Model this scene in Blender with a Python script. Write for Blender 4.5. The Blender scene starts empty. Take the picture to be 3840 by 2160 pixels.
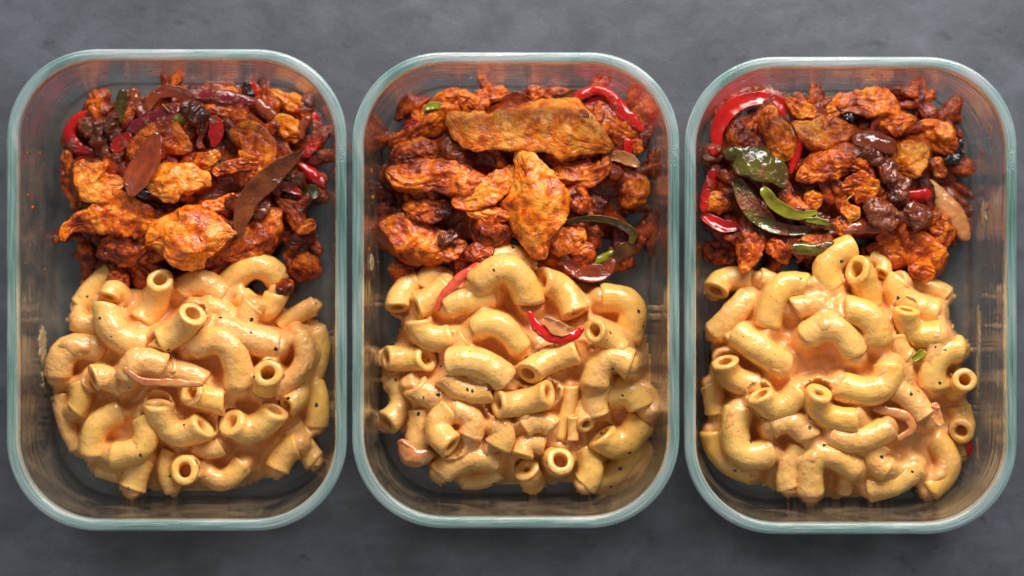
import bpy, math, random
import numpy as np

# ---------------------------------------------------------------- camera, light, exposure
scene = bpy.context.scene
RIM_Z = 0.055          # top of the glass rims above the table
CAM_Z = 1.045
FLOOR_Z = 0.0050       # inner floor of a container
S_RIM = 1.118e-4       # metres per photograph pixel at rim height

cam_data = bpy.data.cameras.new("camera")
cam = bpy.data.objects.new("camera", cam_data)
scene.collection.objects.link(cam)
cam.location = (0, 0, CAM_Z)
cam_data.sensor_width = 36.0
cam_data.lens = 36.0 * (CAM_Z - RIM_Z) / (3840 * S_RIM)
cam_data.clip_start = 0.01
cam_data.clip_end = 50
cam_data.dof.use_dof = True
cam_data.dof.focus_distance = CAM_Z - 0.040
cam_data.dof.aperture_fstop = 3.2
scene.camera = cam

world = bpy.data.worlds.new("World")
scene.world = world
world.use_nodes = True
bg = world.node_tree.nodes["Background"]
bg.inputs[0].default_value = (0.88, 0.93, 1.0, 1)
bg.inputs[1].default_value = 0.19

def area(name, loc, target, sx, sy, energy, color):
    d = bpy.data.lights.new(name, 'AREA')
    d.shape = 'RECTANGLE'; d.size = sx; d.size_y = sy
    d.energy = energy; d.color = color
    o = bpy.data.objects.new(name, d)
    scene.collection.objects.link(o)
    from mathutils import Vector
    o.location = loc
    v = Vector(target) - Vector(loc)
    o.rotation_euler = v.to_track_quat('-Z', 'Y').to_euler()
    return o
area("window_light", (0.20, 0.86, 0.66), (0, 0.02, 0.02), 1.0, 0.36, 23.5, (1.0, 0.975, 0.945))
area("fill_light", (-0.9, -0.7, 1.1), (0, 0, 0.02), 1.0, 1.0, 2.6, (1.0, 0.95, 0.9))  # unseen fill lamp added to brighten the lower table

scene.view_settings.view_transform = 'Standard'
scene.view_settings.look = 'None'
scene.view_settings.gamma = 1.0
scene.view_settings.exposure = 0.0
scene.render.engine = 'CYCLES'
cy = scene.cycles
cy.use_denoising = True
try: cy.denoiser = 'OPENIMAGEDENOISE'
except Exception: pass
cy.max_bounces = 14; cy.transparent_max_bounces = 24; cy.transmission_bounces = 8
cy.glossy_bounces = 6; cy.diffuse_bounces = 4
cy.sample_clamp_indirect = 6.0
cy.caustics_reflective = False; cy.caustics_refractive = False

# ---------------------------------------------------------------- helpers
def S(z): return S_RIM * (CAM_Z - z) / (CAM_Z - RIM_Z)
def at(px, py, z):
    s = S(z)
    return np.array([(px - 1920) * s, (1080 - py) * s, z])

rng = np.random.RandomState(11)
_G = rng.normal(size=(4096, 3)); _G /= np.linalg.norm(_G, axis=1)[:, None]
_P = rng.permutation(4096)
def noise(p):
    """gradient noise of an (n,3) array, about -1..1"""
    p = np.asarray(p, float); i = np.floor(p).astype(int); f = p - i
    u = f * f * f * (f * (f * 6 - 15) + 10)
    out = np.zeros(len(p))
    for dx in (0, 1):
        for dy in (0, 1):
            for dz in (0, 1):
                h = _P[(_P[(_P[(i[:, 0] + dx) & 4095] + i[:, 1] + dy) & 4095] + i[:, 2] + dz) & 4095]
                g = _G[h]
                d = (g * (f - np.array([dx, dy, dz]))).sum(1)
                w = (u[:, 0] if dx else 1 - u[:, 0]) * (u[:, 1] if dy else 1 - u[:, 1]) * (u[:, 2] if dz else 1 - u[:, 2])
                out += w * d
    return out * 1.6
def fbm(p, o=3):
    p = np.asarray(p, float); s = 0; a = 1
    for k in range(o):
        s = s + a * noise(p * 2 ** k + 17.3 * k); a *= .5
    return s

def mesh_obj(name, verts, quads, mat, uv=None, origin=None, parent=None, smooth=True, tris=None):
    verts = np.asarray(verts, float)
    if origin is None: origin = np.zeros(3)
    verts = verts - origin
    me = bpy.data.meshes.new(name)
    quads = np.asarray(quads, np.int32)
    faces = quads
    me.vertices.add(len(verts)); me.vertices.foreach_set("co", verts.astype(np.float32).ravel())
    n = faces.shape[1]
    me.loops.add(faces.size); me.loops.foreach_set("vertex_index", faces.ravel())
    me.polygons.add(len(faces))
    me.polygons.foreach_set("loop_start", np.arange(0, faces.size, n, dtype=np.int32))
    me.polygons.foreach_set("loop_total", np.full(len(faces), n, np.int32))
    me.update(calc_edges=True)
    if smooth: me.polygons.foreach_set("use_smooth", np.ones(len(faces), bool))
    if uv is not None:
        l = me.uv_layers.new(name="UVMap")
        l.data.foreach_set("uv", np.asarray(uv, np.float32)[faces.ravel()].ravel())
    me.validate()
    if mat: me.materials.append(mat)
    o = bpy.data.objects.new(name, me)
    scene.collection.objects.link(o)
    o.location = origin
    if parent: o.parent = parent; 
    return o
def tag(o, label, cat=None, group=None, kind=None):
    if label: o["label"] = label
    if cat: o["category"] = cat
    if group: o["group"] = group
    if kind: o["kind"] = kind
def empty(name, loc):
    e = bpy.data.objects.new(name, None); scene.collection.objects.link(e); e.location = loc; e.empty_display_size = .02
    return e
def grid_faces(nu, nv, wrap_u=False, wrap_v=True):
    """rows u, columns v"""
    U = nu if wrap_u else nu - 1; V = nv if wrap_v else nv - 1
    i, j = np.meshgrid(np.arange(U), np.arange(V), indexing='ij')
    i = i.ravel(); j = j.ravel(); i2 = (i + 1) % nu; j2 = (j + 1) % nv
    return np.stack([i * nv + j, i * nv + j2, i2 * nv + j2, i2 * nv + j], 1)

# ---------------------------------------------------------------- materials
class NT:
    def __init__(self, name):
        self.m = bpy.data.materials.new(name); self.m.use_nodes = True
        self.t = self.m.node_tree; self.t.nodes.clear()
        self.out = self.n('ShaderNodeOutputMaterial')
    def n(self, typ, ins=None, **kw):
        nd = self.t.nodes.new(typ)
        for k, v in kw.items(): setattr(nd, k, v)
        if ins:
            for k, v in ins.items(): self.set(nd, k, v)
        return nd
    def set(self, nd, k, v):
        s = nd.inputs[k]
        if hasattr(v, 'is_linked') or hasattr(v, 'links'): self.t.links.new(v, s)
        elif hasattr(v, 'outputs'): self.t.links.new(v.outputs[0], s)
        else: s.default_value = v
    def math(self, op, a, b=0.0, clamp=False):
        nd = self.n('ShaderNodeMath', operation=op, use_clamp=clamp); self.set(nd, 0, a); self.set(nd, 1, b); return nd.outputs[0]
    def ramp(self, fac, pts, interp='LINEAR'):
        r = self.n('ShaderNodeValToRGB'); r.color_ramp.interpolation = interp
        e = r.color_ramp.elements
        while len(e) > 1: e.remove(e[-1])
        e[0].position = pts[0][0]; e[0].color = (*pts[0][1], 1) if len(pts[0][1]) == 3 else pts[0][1]
        for p, c in pts[1:]:
            x = e.new(p); x.color = (*c, 1)
        self.set(r, 0, fac); return r.outputs[0]
    def mix(self, fac, a, b, mode='MIX'):
        nd = self.n('ShaderNodeMix', data_type='RGBA', blend_type=mode)
        self.set(nd, 0, fac); self.set(nd, 6, a); self.set(nd, 7, b); return nd.outputs[2]
    def noise(self, vec, scale, detail=3, rough=.55, dist=0.0):
        nd = self.n('ShaderNodeTexNoise'); self.set(nd, 'Vector', vec)
        self.set(nd, 'Scale', scale); self.set(nd, 'Detail', detail); self.set(nd, 'Roughness', rough); self.set(nd, 'Distortion', dist)
        return nd.outputs[0]
    def vor(self, vec, scale, rnd=1.0, feature='F1'):
        nd = self.n('ShaderNodeTexVoronoi', feature=feature); self.set(nd, 'Vector', vec); self.set(nd, 'Scale', scale); self.set(nd, 'Randomness', rnd)
        return nd
    def coords(self):
        tc = self.n('ShaderNodeTexCoord'); oi = self.n('ShaderNodeObjectInfo')
        sc = self.n('ShaderNodeVectorMath', operation='SCALE'); self.set(sc, 0, (13.7, 7.9, 3.3)); self.t.links.new(oi.outputs['Random'], sc.inputs['Scale'])
        ad = self.n('ShaderNodeVectorMath', operation='ADD'); self.set(ad, 0, tc.outputs['Object']); self.set(ad, 1, sc)
        return ad.outputs[0], tc.outputs['UV'], oi.outputs['Random']
    def attr(self, name):
        a = self.n('ShaderNodeAttribute', attribute_type='OBJECT', attribute_name=name); return a.outputs['Fac']
    def bump(self, h, dist, strength=1.0, normal=None):
        b = self.n('ShaderNodeBump'); self.set(b, 'Height', h); self.set(b, 'Distance', dist); self.set(b, 'Strength', strength)
        if normal is not None: self.set(b, 'Normal', normal)
        return b.outputs[0]
    def pbsdf(self, **kw):
        p = self.n('ShaderNodeBsdfPrincipled')
        for k, v in kw.items(): self.set(p, k.replace('_', ' '), v)
        return p
    def done(self, sh):
        self.t.links.new(sh.outputs[0] if hasattr(sh, 'outputs') else sh, self.out.inputs[0]); return self.m
C4 = lambda r, g, b: (r, g, b, 1)

def mat_pasta():
    t = NT("creamy_pasta"); v, uv, rnd = t.coords()
    sauce = t.attr("sauce")                                   # 0 bare yellow noodle, 1 coated in sauce
    big = t.noise(v, 110, 3, .55)
    f = t.math('ADD', t.math('MULTIPLY', t.math('SUBTRACT', big, .5), 2.6), sauce, True)
    yel = t.mix(rnd, C4(.89, .48, .09), C4(.89, .53, .14))
    sc = t.mix(t.noise(v, 300, 2), C4(.80, .36, .085), C4(.90, .50, .19))
    col = t.mix(f, yel, sc)
    rusty = t.ramp(t.noise(v, 180, 4, .65), [(.56, (0, 0, 0)), (.72, (1, 1, 1))])
    col = t.mix(t.math('MULTIPLY', rusty, .45), col, C4(.66, .20, .02))
    # pepper and paprika specks
    d = t.vor(v, 420); big_d = t.vor(v, 150)
    s1 = t.math('LESS_THAN', d.outputs['Distance'], .13)
    pick = t.math('GREATER_THAN', t.n('ShaderNodeSeparateColor', {0: d.outputs['Color']}).outputs[0], .45)
    col = t.mix(t.math('MULTIPLY', t.math('MULTIPLY', s1, pick), .75), col, C4(.30, .09, .02))
    s2 = t.math('LESS_THAN', big_d.outputs['Distance'], t.math('MULTIPLY', t.noise(v, 900, 1), .26))
    pick2 = t.math('GREATER_THAN', t.n('ShaderNodeSeparateColor', {0: big_d.outputs['Color']}).outputs[1], .68)
    col = t.mix(t.math('MULTIPLY', s2, pick2), col, C4(.025, .020, .015))
    # relief: ridges of the noodle where it is bare, lumps of the sauce
    su = t.n('ShaderNodeSeparateXYZ', {0: uv})
    rid = t.math('SINE', t.math('MULTIPLY', su.outputs[1], 6.2832 * 26))
    rid = t.math('MULTIPLY', t.math('MULTIPLY', rid, t.math('SUBTRACT', 1.0, f, True)), .5)
    h = t.math('ADD', t.math('MULTIPLY', t.math('MULTIPLY', t.noise(v, 380, 3, .55), 1.4), t.math('ADD', .35, f)), t.math('MULTIPLY', t.math('MULTIPLY', rid, t.noise(v, 150, 2)), .16))
    nrm = t.bump(h, .0008, .5)
    h2 = t.noise(v, 1000, 2, .6)
    nrm = t.bump(h2, .00015, .4, nrm)
    rough = t.math('ADD', t.math('MULTIPLY', t.noise(v, 260, 2), .30), .17)
    p = t.pbsdf(Base_Color=col, Roughness=rough, Normal=nrm, Subsurface_Weight=.28, Subsurface_Radius=(.9, .5, .18), Subsurface_Scale=.0028,
                Coat_Weight=.38, Coat_Roughness=.11, Coat_Normal=nrm, Specular_IOR_Level=.45)
    return t.done(p)

def mat_sauce():
    t = NT("cheese_sauce_cream"); v, uv, rnd = t.coords()
    col = t.mix(t.noise(v, 160, 3), C4(.76, .33, .075), C4(.88, .47, .17))
    rusty = t.ramp(t.noise(v, 120, 4, .65), [(.52, (0, 0, 0)), (.72, (1, 1, 1))])
    col = t.mix(t.math('MULTIPLY', rusty, .45), col, C4(.60, .21, .05))
    d = t.vor(v, 420); big_d = t.vor(v, 170)
    s1 = t.math('LESS_THAN', d.outputs['Distance'], .12)
    pick = t.math('GREATER_THAN', t.n('ShaderNodeSeparateColor', {0: d.outputs['Color']}).outputs[0], .6)
    col = t.mix(t.math('MULTIPLY', t.math('MULTIPLY', s1, pick), .7), col, C4(.30, .10, .02))
    s2 = t.math('LESS_THAN', big_d.outputs['Distance'], .09)
    pick2 = t.math('GREATER_THAN', t.n('ShaderNodeSeparateColor', {0: big_d.outputs['Color']}).outputs[1], .7)
    col = t.mix(t.math('MULTIPLY', s2, pick2), col, C4(.03, .022, .015))
    nrm = t.bump(t.noise(v, 350, 4, .55), .0012, .6)
    p = t.pbsdf(Base_Color=col, Roughness=.26, Normal=nrm, Subsurface_Weight=.25, Subsurface_Radius=(.9, .5, .2), Subsurface_Scale=.002,
                Coat_Weight=.4, Coat_Roughness=.1)
    return t.done(p)

def mat_chicken():
    t = NT("spiced_chicken"); v, uv, rnd = t.coords()
    tone = t.attr("tone")                                     # 0 dark, from paste and painted shade in deep gaps; 1 pale meat
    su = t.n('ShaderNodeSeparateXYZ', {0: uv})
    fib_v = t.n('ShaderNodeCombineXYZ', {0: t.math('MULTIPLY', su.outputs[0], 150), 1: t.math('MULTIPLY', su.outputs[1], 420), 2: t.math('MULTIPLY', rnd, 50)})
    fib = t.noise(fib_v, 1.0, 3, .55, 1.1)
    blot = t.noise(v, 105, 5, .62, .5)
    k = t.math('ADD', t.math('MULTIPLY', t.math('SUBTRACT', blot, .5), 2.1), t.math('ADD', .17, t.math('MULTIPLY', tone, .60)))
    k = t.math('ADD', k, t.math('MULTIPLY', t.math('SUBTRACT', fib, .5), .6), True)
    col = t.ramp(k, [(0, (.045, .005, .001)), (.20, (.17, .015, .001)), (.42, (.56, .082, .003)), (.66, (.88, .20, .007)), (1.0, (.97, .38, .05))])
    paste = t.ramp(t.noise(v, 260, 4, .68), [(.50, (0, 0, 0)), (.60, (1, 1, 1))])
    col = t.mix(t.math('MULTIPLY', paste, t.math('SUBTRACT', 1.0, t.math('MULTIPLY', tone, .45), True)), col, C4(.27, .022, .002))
    char = t.ramp(t.noise(v, 120, 3, .6), [(.66, (0, 0, 0)), (.74, (1, 1, 1))])
    col = t.mix(t.math('MULTIPLY', char, t.attr("char")), col, C4(.012, .006, .004))
    d = t.vor(v, 700); s1 = t.math('LESS_THAN', d.outputs['Distance'], .16)
    pick = t.math('GREATER_THAN', t.n('ShaderNodeSeparateColor', {0: d.outputs['Color']}).outputs[0], .75)
    col = t.mix(t.math('MULTIPLY', t.math('MULTIPLY', s1, pick), .8), col, C4(.03, .008, .003))
    nrm = t.bump(t.math('ADD', fib, t.math('MULTIPLY', t.noise(v, 300, 3, .55), .6)), .0016, .8)
    nrm = t.bump(t.noise(v, 1100, 2, .6), .00030, .7, nrm)
    rough = t.ramp(t.noise(v, 420, 2), [(.35, (.16, .16, .16)), (.65, (.48, .48, .48))])
    p = t.pbsdf(Base_Color=col, Roughness=rough, Normal=nrm, Subsurface_Weight=.10, Subsurface_Radius=(1, .3, .08), Subsurface_Scale=.0015,
                Coat_Weight=t.math('ADD', .10, t.math('MULTIPLY', paste, .35)), Coat_Roughness=.08, Coat_Normal=nrm, Specular_IOR_Level=.38)
    return t.done(p)

def mat_veg(name, cols, paste_amt, rough=.18, trans=.0, band=0.0, lump=.5):
    """cols: three colours light to dark; paste_amt: how much brown spice paste clings to it"""
    t = NT(name); v, uv, rnd = t.coords()
    su = t.n('ShaderNodeSeparateXYZ', {0: uv})
    fv = t.n('ShaderNodeCombineXYZ', {0: t.math('MULTIPLY', su.outputs[0], 60), 1: t.math('MULTIPLY', su.outputs[1], 500), 2: 0.0})
    k = t.math('ADD', t.math('MULTIPLY', t.noise(v, 70, 3, .55), 1.0 - band), t.math('MULTIPLY', t.noise(fv, 1.0, 2), band))
    k = t.math('ADD', t.math('MULTIPLY', t.math('SUBTRACT', k, .5), 2.0), .5, True)
    col = t.ramp(k, [(0, cols[2]), (.5, cols[1]), (1, cols[0])])
    pa = t.math('ADD', t.noise(v, 110, 4, .58), t.math('MULTIPLY', t.math('SUBTRACT', t.attr("paste"), .5), .5))
    paf = t.ramp(pa, [(.52, (0, 0, 0)), (.60, (1, 1, 1))])
    pc = t.mix(t.noise(v, 500, 3), C4(.09, .014, .004), C4(.40, .085, .015))
    col = t.mix(t.math('MULTIPLY', paf, paste_amt), col, pc)
    hh = t.math('ADD', t.math('MULTIPLY', t.math('MULTIPLY', paf, t.noise(v, 420, 4, .6)), 1.3), t.math('MULTIPLY', t.noise(v, 260, 2), lump))
    nrm = t.bump(hh, .0011, .8)
    r = t.mix(paf, C4(rough, rough, rough), C4(.34, .34, .34))
    p = t.pbsdf(Base_Color=col, Roughness=r, Normal=nrm, Subsurface_Weight=.12, Subsurface_Radius=(1, .35, .15), Subsurface_Scale=.002,
                Coat_Weight=.6, Coat_Roughness=.07)
    return t.done(p)

def mat_table():
    t = NT("dark_slate_table")
    tc = t.n('ShaderNodeTexCoord'); v = tc.outputs['Object']
    mp = t.n('ShaderNodeMapping', {0: v}); mp.inputs['Scale'].default_value = (.75, 1.0, 1.0)
    a = t.noise(mp.outputs[0], 16, 6, .62, .3); b = t.noise(mp.outputs[0], 70, 5, .6, .5); c = t.noise(v, 900, 2, .6)
    k = t.math('ADD', t.math('MULTIPLY', a, .44), t.math('ADD', t.math('MULTIPLY', b, .40), t.math('MULTIPLY', c, .16)))
    col = t.ramp(k, [(.30, (.036, .039, .047)), (.48, (.070, .076, .090)), (.68, (.118, .129, .151))])
    pit = t.ramp(t.noise(mp.outputs[0], 95, 4, .7), [(.60, (0, 0, 0)), (.70, (1, 1, 1))])
    col = t.mix(t.math('MULTIPLY', pit, .6), col, C4(.030, .030, .034))
    nrm = t.bump(t.math('ADD', b, t.math('MULTIPLY', c, .4)), .001, .35)
    p = t.pbsdf(Base_Color=col, Roughness=.62, Normal=nrm, Specular_IOR_Level=.4)
    return t.done(p)

def thin_glass(name, tint, ring_amt, smear_reflect_amt):
    """clear pressed glass: what passes straight through plus a real Fresnel reflection, faintly ringed"""
    t = NT(name)
    tc = t.n('ShaderNodeTexCoord'); uv = tc.outputs['UV']; v = tc.outputs['Object']
    su = t.n('ShaderNodeSeparateXYZ', {0: uv})
    wob = t.math('MULTIPLY', t.noise(v, 14, 2), 1.2)
    ring = t.math('SINE', t.math('ADD', t.math('MULTIPLY', su.outputs[1], 6.2832 * 190), wob))
    rv = t.n('ShaderNodeCombineXYZ', {0: t.math('MULTIPLY', su.outputs[0], 12), 1: t.math('MULTIPLY', su.outputs[1], 210), 2: 0.0})
    rn = t.noise(rv, 1.0, 3)
    h = t.math('ADD', t.math('MULTIPLY', t.math('MULTIPLY', ring, t.noise(v, 22, 2)), .24), t.math('MULTIPLY', rn, 1.5))
    nrm = t.bump(h, .0006 * ring_amt, .8)
    nrm = t.bump(t.noise(v, 45, 2), .004, .35, nrm)
    lw = t.n('ShaderNodeLayerWeight', {'Blend': .5, 'Normal': nrm})
    frm = t.math('ADD', .05, t.math('MULTIPLY', t.math('POWER', lw.outputs['Facing'], 3.8), .95), True)
    tr = t.n('ShaderNodeBsdfTransparent', {0: C4(*tint)})
    gl = t.n('ShaderNodeBsdfGlossy', {'Color': C4(.95, .98, .98), 'Roughness': .09, 'Normal': nrm})
    mx = t.n('ShaderNodeMixShader', {0: frm, 1: tr, 2: gl})
    # greasy film and faint smears, with the food's warm reflected light painted in
    if smear_reflect_amt:
        f = t.ramp(t.noise(v, 38, 5, .7, 1.2), [(.40, (.05, .05, .05)), (.70, (1, 1, 1))])
        df = t.n('ShaderNodeBsdfDiffuse', {0: C4(.58, .43, .27)})
        mx = t.n('ShaderNodeMixShader', {0: t.math('MULTIPLY', f, smear_reflect_amt), 1: mx, 2: df})
    return t.done(mx)

def mat_rim():
    t = NT("thick_green_glass_rim")
    tc = t.n('ShaderNodeTexCoord'); uv = tc.outputs['UV']; v = tc.outputs['Object']
    su = t.n('ShaderNodeSeparateXYZ', {0: uv})
    rv = t.n('ShaderNodeCombineXYZ', {0: t.math('MULTIPLY', su.outputs[0], 26), 1: t.math('MULTIPLY', su.outputs[1], 26), 2: 0.0})
    st = t.noise(rv, 1.0, 4, .6)
    lg = t.noise(t.n('ShaderNodeCombineXYZ', {0: t.math('MULTIPLY', su.outputs[0], 38), 1: 0.0, 2: 3.0}), 1.0, 2)
    big = t.noise(v, 17, 2)
    k = t.math('ADD', t.math('ADD', t.math('MULTIPLY', st, .40), t.math('MULTIPLY', lg, .25)), t.math('MULTIPLY', big, .35))
    col = t.ramp(k, [(.39, (.15, .33, .27)), (.45, (.32, .56, .51)), (.52, (.54, .79, .76)), (.59, (.95, 1.0, 1.0))])  # bright and dark refraction bands painted into the glass colour by noise
    nrm = t.bump(k, .0012, .8)
    p = t.pbsdf(Base_Color=col, Roughness=.08, Normal=nrm, IOR=1.45, Transmission_Weight=.66, Coat_Weight=.5, Coat_Roughness=.04)
    return t.done(p)

M = dict(
    pasta=mat_pasta(), sauce=mat_sauce(), chicken=mat_chicken(),
    red=mat_veg("cooked_red_pepper", ((.78, .022, .008), (.62, .009, .005), (.32, .004, .003)), .85, .14),
    green=mat_veg("cooked_green_pepper", ((.15, .14, .008), (.090, .060, .005), (.040, .018, .003)), .9, .12, lump=.8),
    olive_blade=mat_veg("long_browned_pepper", ((.32, .085, .014), (.18, .040, .008), (.075, .016, .004)), .9, .08, lump=.9),
    lime=mat_veg("bright_green_pepper", ((.34, .36, .012), (.24, .22, .010), (.11, .07, .006)), .8, .12),
    onion=mat_veg("browned_onion", ((.46, .10, .026), (.27, .040, .010), (.10, .014, .005)), .6, .10, band=.6, lump=.5),
    crimson=mat_veg("stained_red_onion", ((.42, .020, .030), (.24, .010, .018), (.10, .006, .010)), .8, .13, band=.5, lump=1.2),
    olive=mat_veg("browned_green_pepper", ((.30, .11, .018), (.19, .062, .010), (.10, .026, .005)), .6, .10, lump=.4),
    paste=mat_veg("dark_spice_paste", ((.26, .045, .016), (.12, .018, .008), (.035, .006, .004)), .7, .22, lump=1.6),
    black=mat_veg("charred_skin", ((.03, .012, .012), (.012, .007, .009), (.006, .004, .006)), .1, .10),
    streak=mat_veg("cream_covered_red_pepper", ((.88, .40, .22), (.74, .10, .05), (.55, .02, .012)), .0, .14),
    juice=mat_veg("rusty_spice_juices", ((.50, .075, .005), (.30, .030, .003), (.10, .010, .002)), .5, .16, lump=1.2),
    pale=mat_veg("pale_pink_strip", ((.88, .47, .17), (.86, .33, .10), (.78, .14, .03)), .25, .16, lump=1.2),
    sauced_onion=mat_veg("cream_stained_onion", ((.80, .38, .13), (.66, .24, .07), (.45, .11, .03)), .1, .16),
    smear=mat_veg("dried_cream_smear", ((.50, .42, .28), (.42, .33, .19), (.30, .20, .10)), .0, .35),
    oil=mat_veg("orange_oil_spot", ((.90, .26, .01), (.72, .13, .01), (.45, .05, .005)), .2, .16),
    herb=mat_veg("dry_herb_leaf", ((.60, .30, .06), (.45, .20, .03), (.25, .10, .02)), .0, .4),
    pepper=mat_veg("black_pepper_flake", ((.03, .022, .018), (.018, .013, .010), (.01, .008, .006)), .0, .4),
)

# ---------------------------------------------------------------- the table
def build_table():
    n = 2
    v = [(-1.6, -1.3, 0), (1.6, -1.3, 0), (1.6, 1.3, 0), (-1.6, 1.3, 0)]
    v += [(x, y, -.03) for x, y, _ in v]
    q = [(0, 1, 2, 3), (7, 6, 5, 4), (0, 4, 5, 1), (1, 5, 6, 2), (2, 6, 7, 3), (3, 7, 4, 0)]
    o = mesh_obj("table_surface", v, q, mat_table(), smooth=False)
    tag(o, "dark blue-grey slate-look table surface under the glass boxes", kind='structure')
build_table()

# ---------------------------------------------------------------- glass containers
NC, NS = 18, 14
def outline(hw, hh, r, d, bulge=.0):
    """closed loop of a rounded rectangle set in by d; with arc length"""
    hw -= d; hh -= d; r = max(r - d * .8, .004)
    pts = []
    for cx, cy, a0 in ((hw - r, hh - r, 0), (-(hw - r), hh - r, 90), (-(hw - r), -(hh - r), 180), (hw - r, -(hh - r), 270)):
        for k in range(NC):
            a = math.radians(a0 + 90 * k / NC)
            c, s = math.cos(a), math.sin(a)
            e = 2 / 2.04
            pts.append((cx + r * math.copysign(abs(c) ** e, c), cy + r * math.copysign(abs(s) ** e, s)))
        a = math.radians(a0 + 90)
        p0 = (cx + r * math.cos(a), cy + r * math.sin(a))
        nx = {0: (-(hw - r), hh), 90: (-hw, -(hh - r)), 180: (hw - r, -hh), 270: (hw, hh - r)}[a0]
        for k in range(NS):
            f = k / NS
            pts.append((p0[0] + (nx[0] - p0[0]) * f, p0[1] + (nx[1] - p0[1]) * f))
    return np.array(pts)

def wall_d(z):
    """inset of the inner wall face at height z"""
    zt, zb = .0475, .013
    if z >= zb: return .0048 + .0044 * (zt - z) / (zt - zb)
    return .0092 + .0043 * (1 - math.sqrt(max(0, 1 - ((zb - z) / (zb - FLOOR_Z)) ** 2)))
TINT = (.975, .992, .985)
G_WALL = thin_glass("clear_glass_wall", TINT, .55, .17)
G_BASE = thin_glass("clear_glass_base", TINT, .25, .10)
G_RIM = mat_rim()
CONT = {}
def container(key, x0, y0, x1, y1, label, rot=0.0):
    cx, cy = (x0 + x1) / 2, (y0 + y1) / 2
    c = at(cx, cy, RIM_Z); hw = (x1 - x0) / 2 * S_RIM; hh = (y1 - y0) / 2 * S_RIM; r = .0385
    root = empty("glass_container", (c[0], c[1], 0)); tag(root, label, "food container", "glass meal boxes standing side by side")
    root.rotation_euler[2] = rot
    CONT[key] = dict(c=c, hw=hw, hh=hh, r=r)
    def sweep(prof, wrap):
        rows, uv = [], []; L = 0; prev = None
        for d, z in prof:
            o = outline(hw, hh, r, d)
            per = np.concatenate([[0], np.cumsum(np.linalg.norm(np.diff(o, axis=0), axis=1))])
            if prev is not None: L += math.hypot(d - prev[0], z - prev[1])
            prev = (d, z)
            rows.append(np.column_stack([o, np.full(len(o), z)])); uv.append(np.column_stack([per, np.full(len(o), L)]))
        n = len(rows[0])
        return np.concatenate(rows), grid_faces(len(rows), n, wrap, True), np.concatenate(uv)
    prof = [(0, .0478), (0, .0505), (.0001, .0538), (.0004, .0546), (.0011, .05495), (.0026, .0550), (.0040, .05475), (.0046, .0543), (.0049, .0534),
            (.0050, .0500), (.0050, .0480), (.0038, .0466), (.0014, .0464), (.0003, .0470)]
    v, f, uv = sweep(prof, True)
    uv[:, 1] *= 60
    mesh_obj("rim", v, f[:, ::-1], G_RIM, uv, parent=root)
    zs = [.0463, .043, .038, .033, .028, .023, .018, .0145, .0125, .0105, .0085, .0067, .0056, FLOOR_Z]
    inner = [(wall_d(z), z) for z in zs]
    outer = [(.0102, .0003), (.0078, .0016), (.0062, .0045), (.0054, .009), (.0050, .014), (.0040, .023), (.0028, .033), (.0016, .043), (.0012, .0463)]
    v, f, uv = sweep(inner, False)
    v2, f2, uv2 = sweep(outer, False)
    mesh_obj("wall", np.concatenate([v, v2]), np.concatenate([f, f2 + len(v)]), G_WALL, np.concatenate([uv, uv2]), parent=root)
    rows, uvs = [], []
    for d0, z in ((.0135, FLOOR_Z), (.0102, .0003)):
        o = outline(hw, hh, r, d0)
        for s in (1, .8, .55, .3, .1, .001) if z > .001 else (.001, .3, .7, 1):
            rows.append(np.column_stack([o * s, np.full(len(o), z)])); uvs.append(np.column_stack([o[:, 0] * s, o[:, 1] * s]))
    n = len(rows[0]); f = grid_faces(len(rows), n, False, True)
    f = f.reshape(len(rows) - 1, n, 4); f = np.delete(f, 5, axis=0).reshape(-1, 4)
    mesh_obj("base", np.concatenate(rows), f, G_BASE, np.concatenate(uvs), parent=root)
    return root
container('L', 22, 182, 1300, 1993, "rounded glass box whose chicken is topped with charred onion and small pepper bits")
container('M', 1319, 194, 2549, 1983, "middle rounded glass box between two others, chicken strip laid across its top")
container('R', 2567, 211, 3816, 2005, "rounded glass box holding the large green pepper curl and bright red pepper ring")

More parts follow.
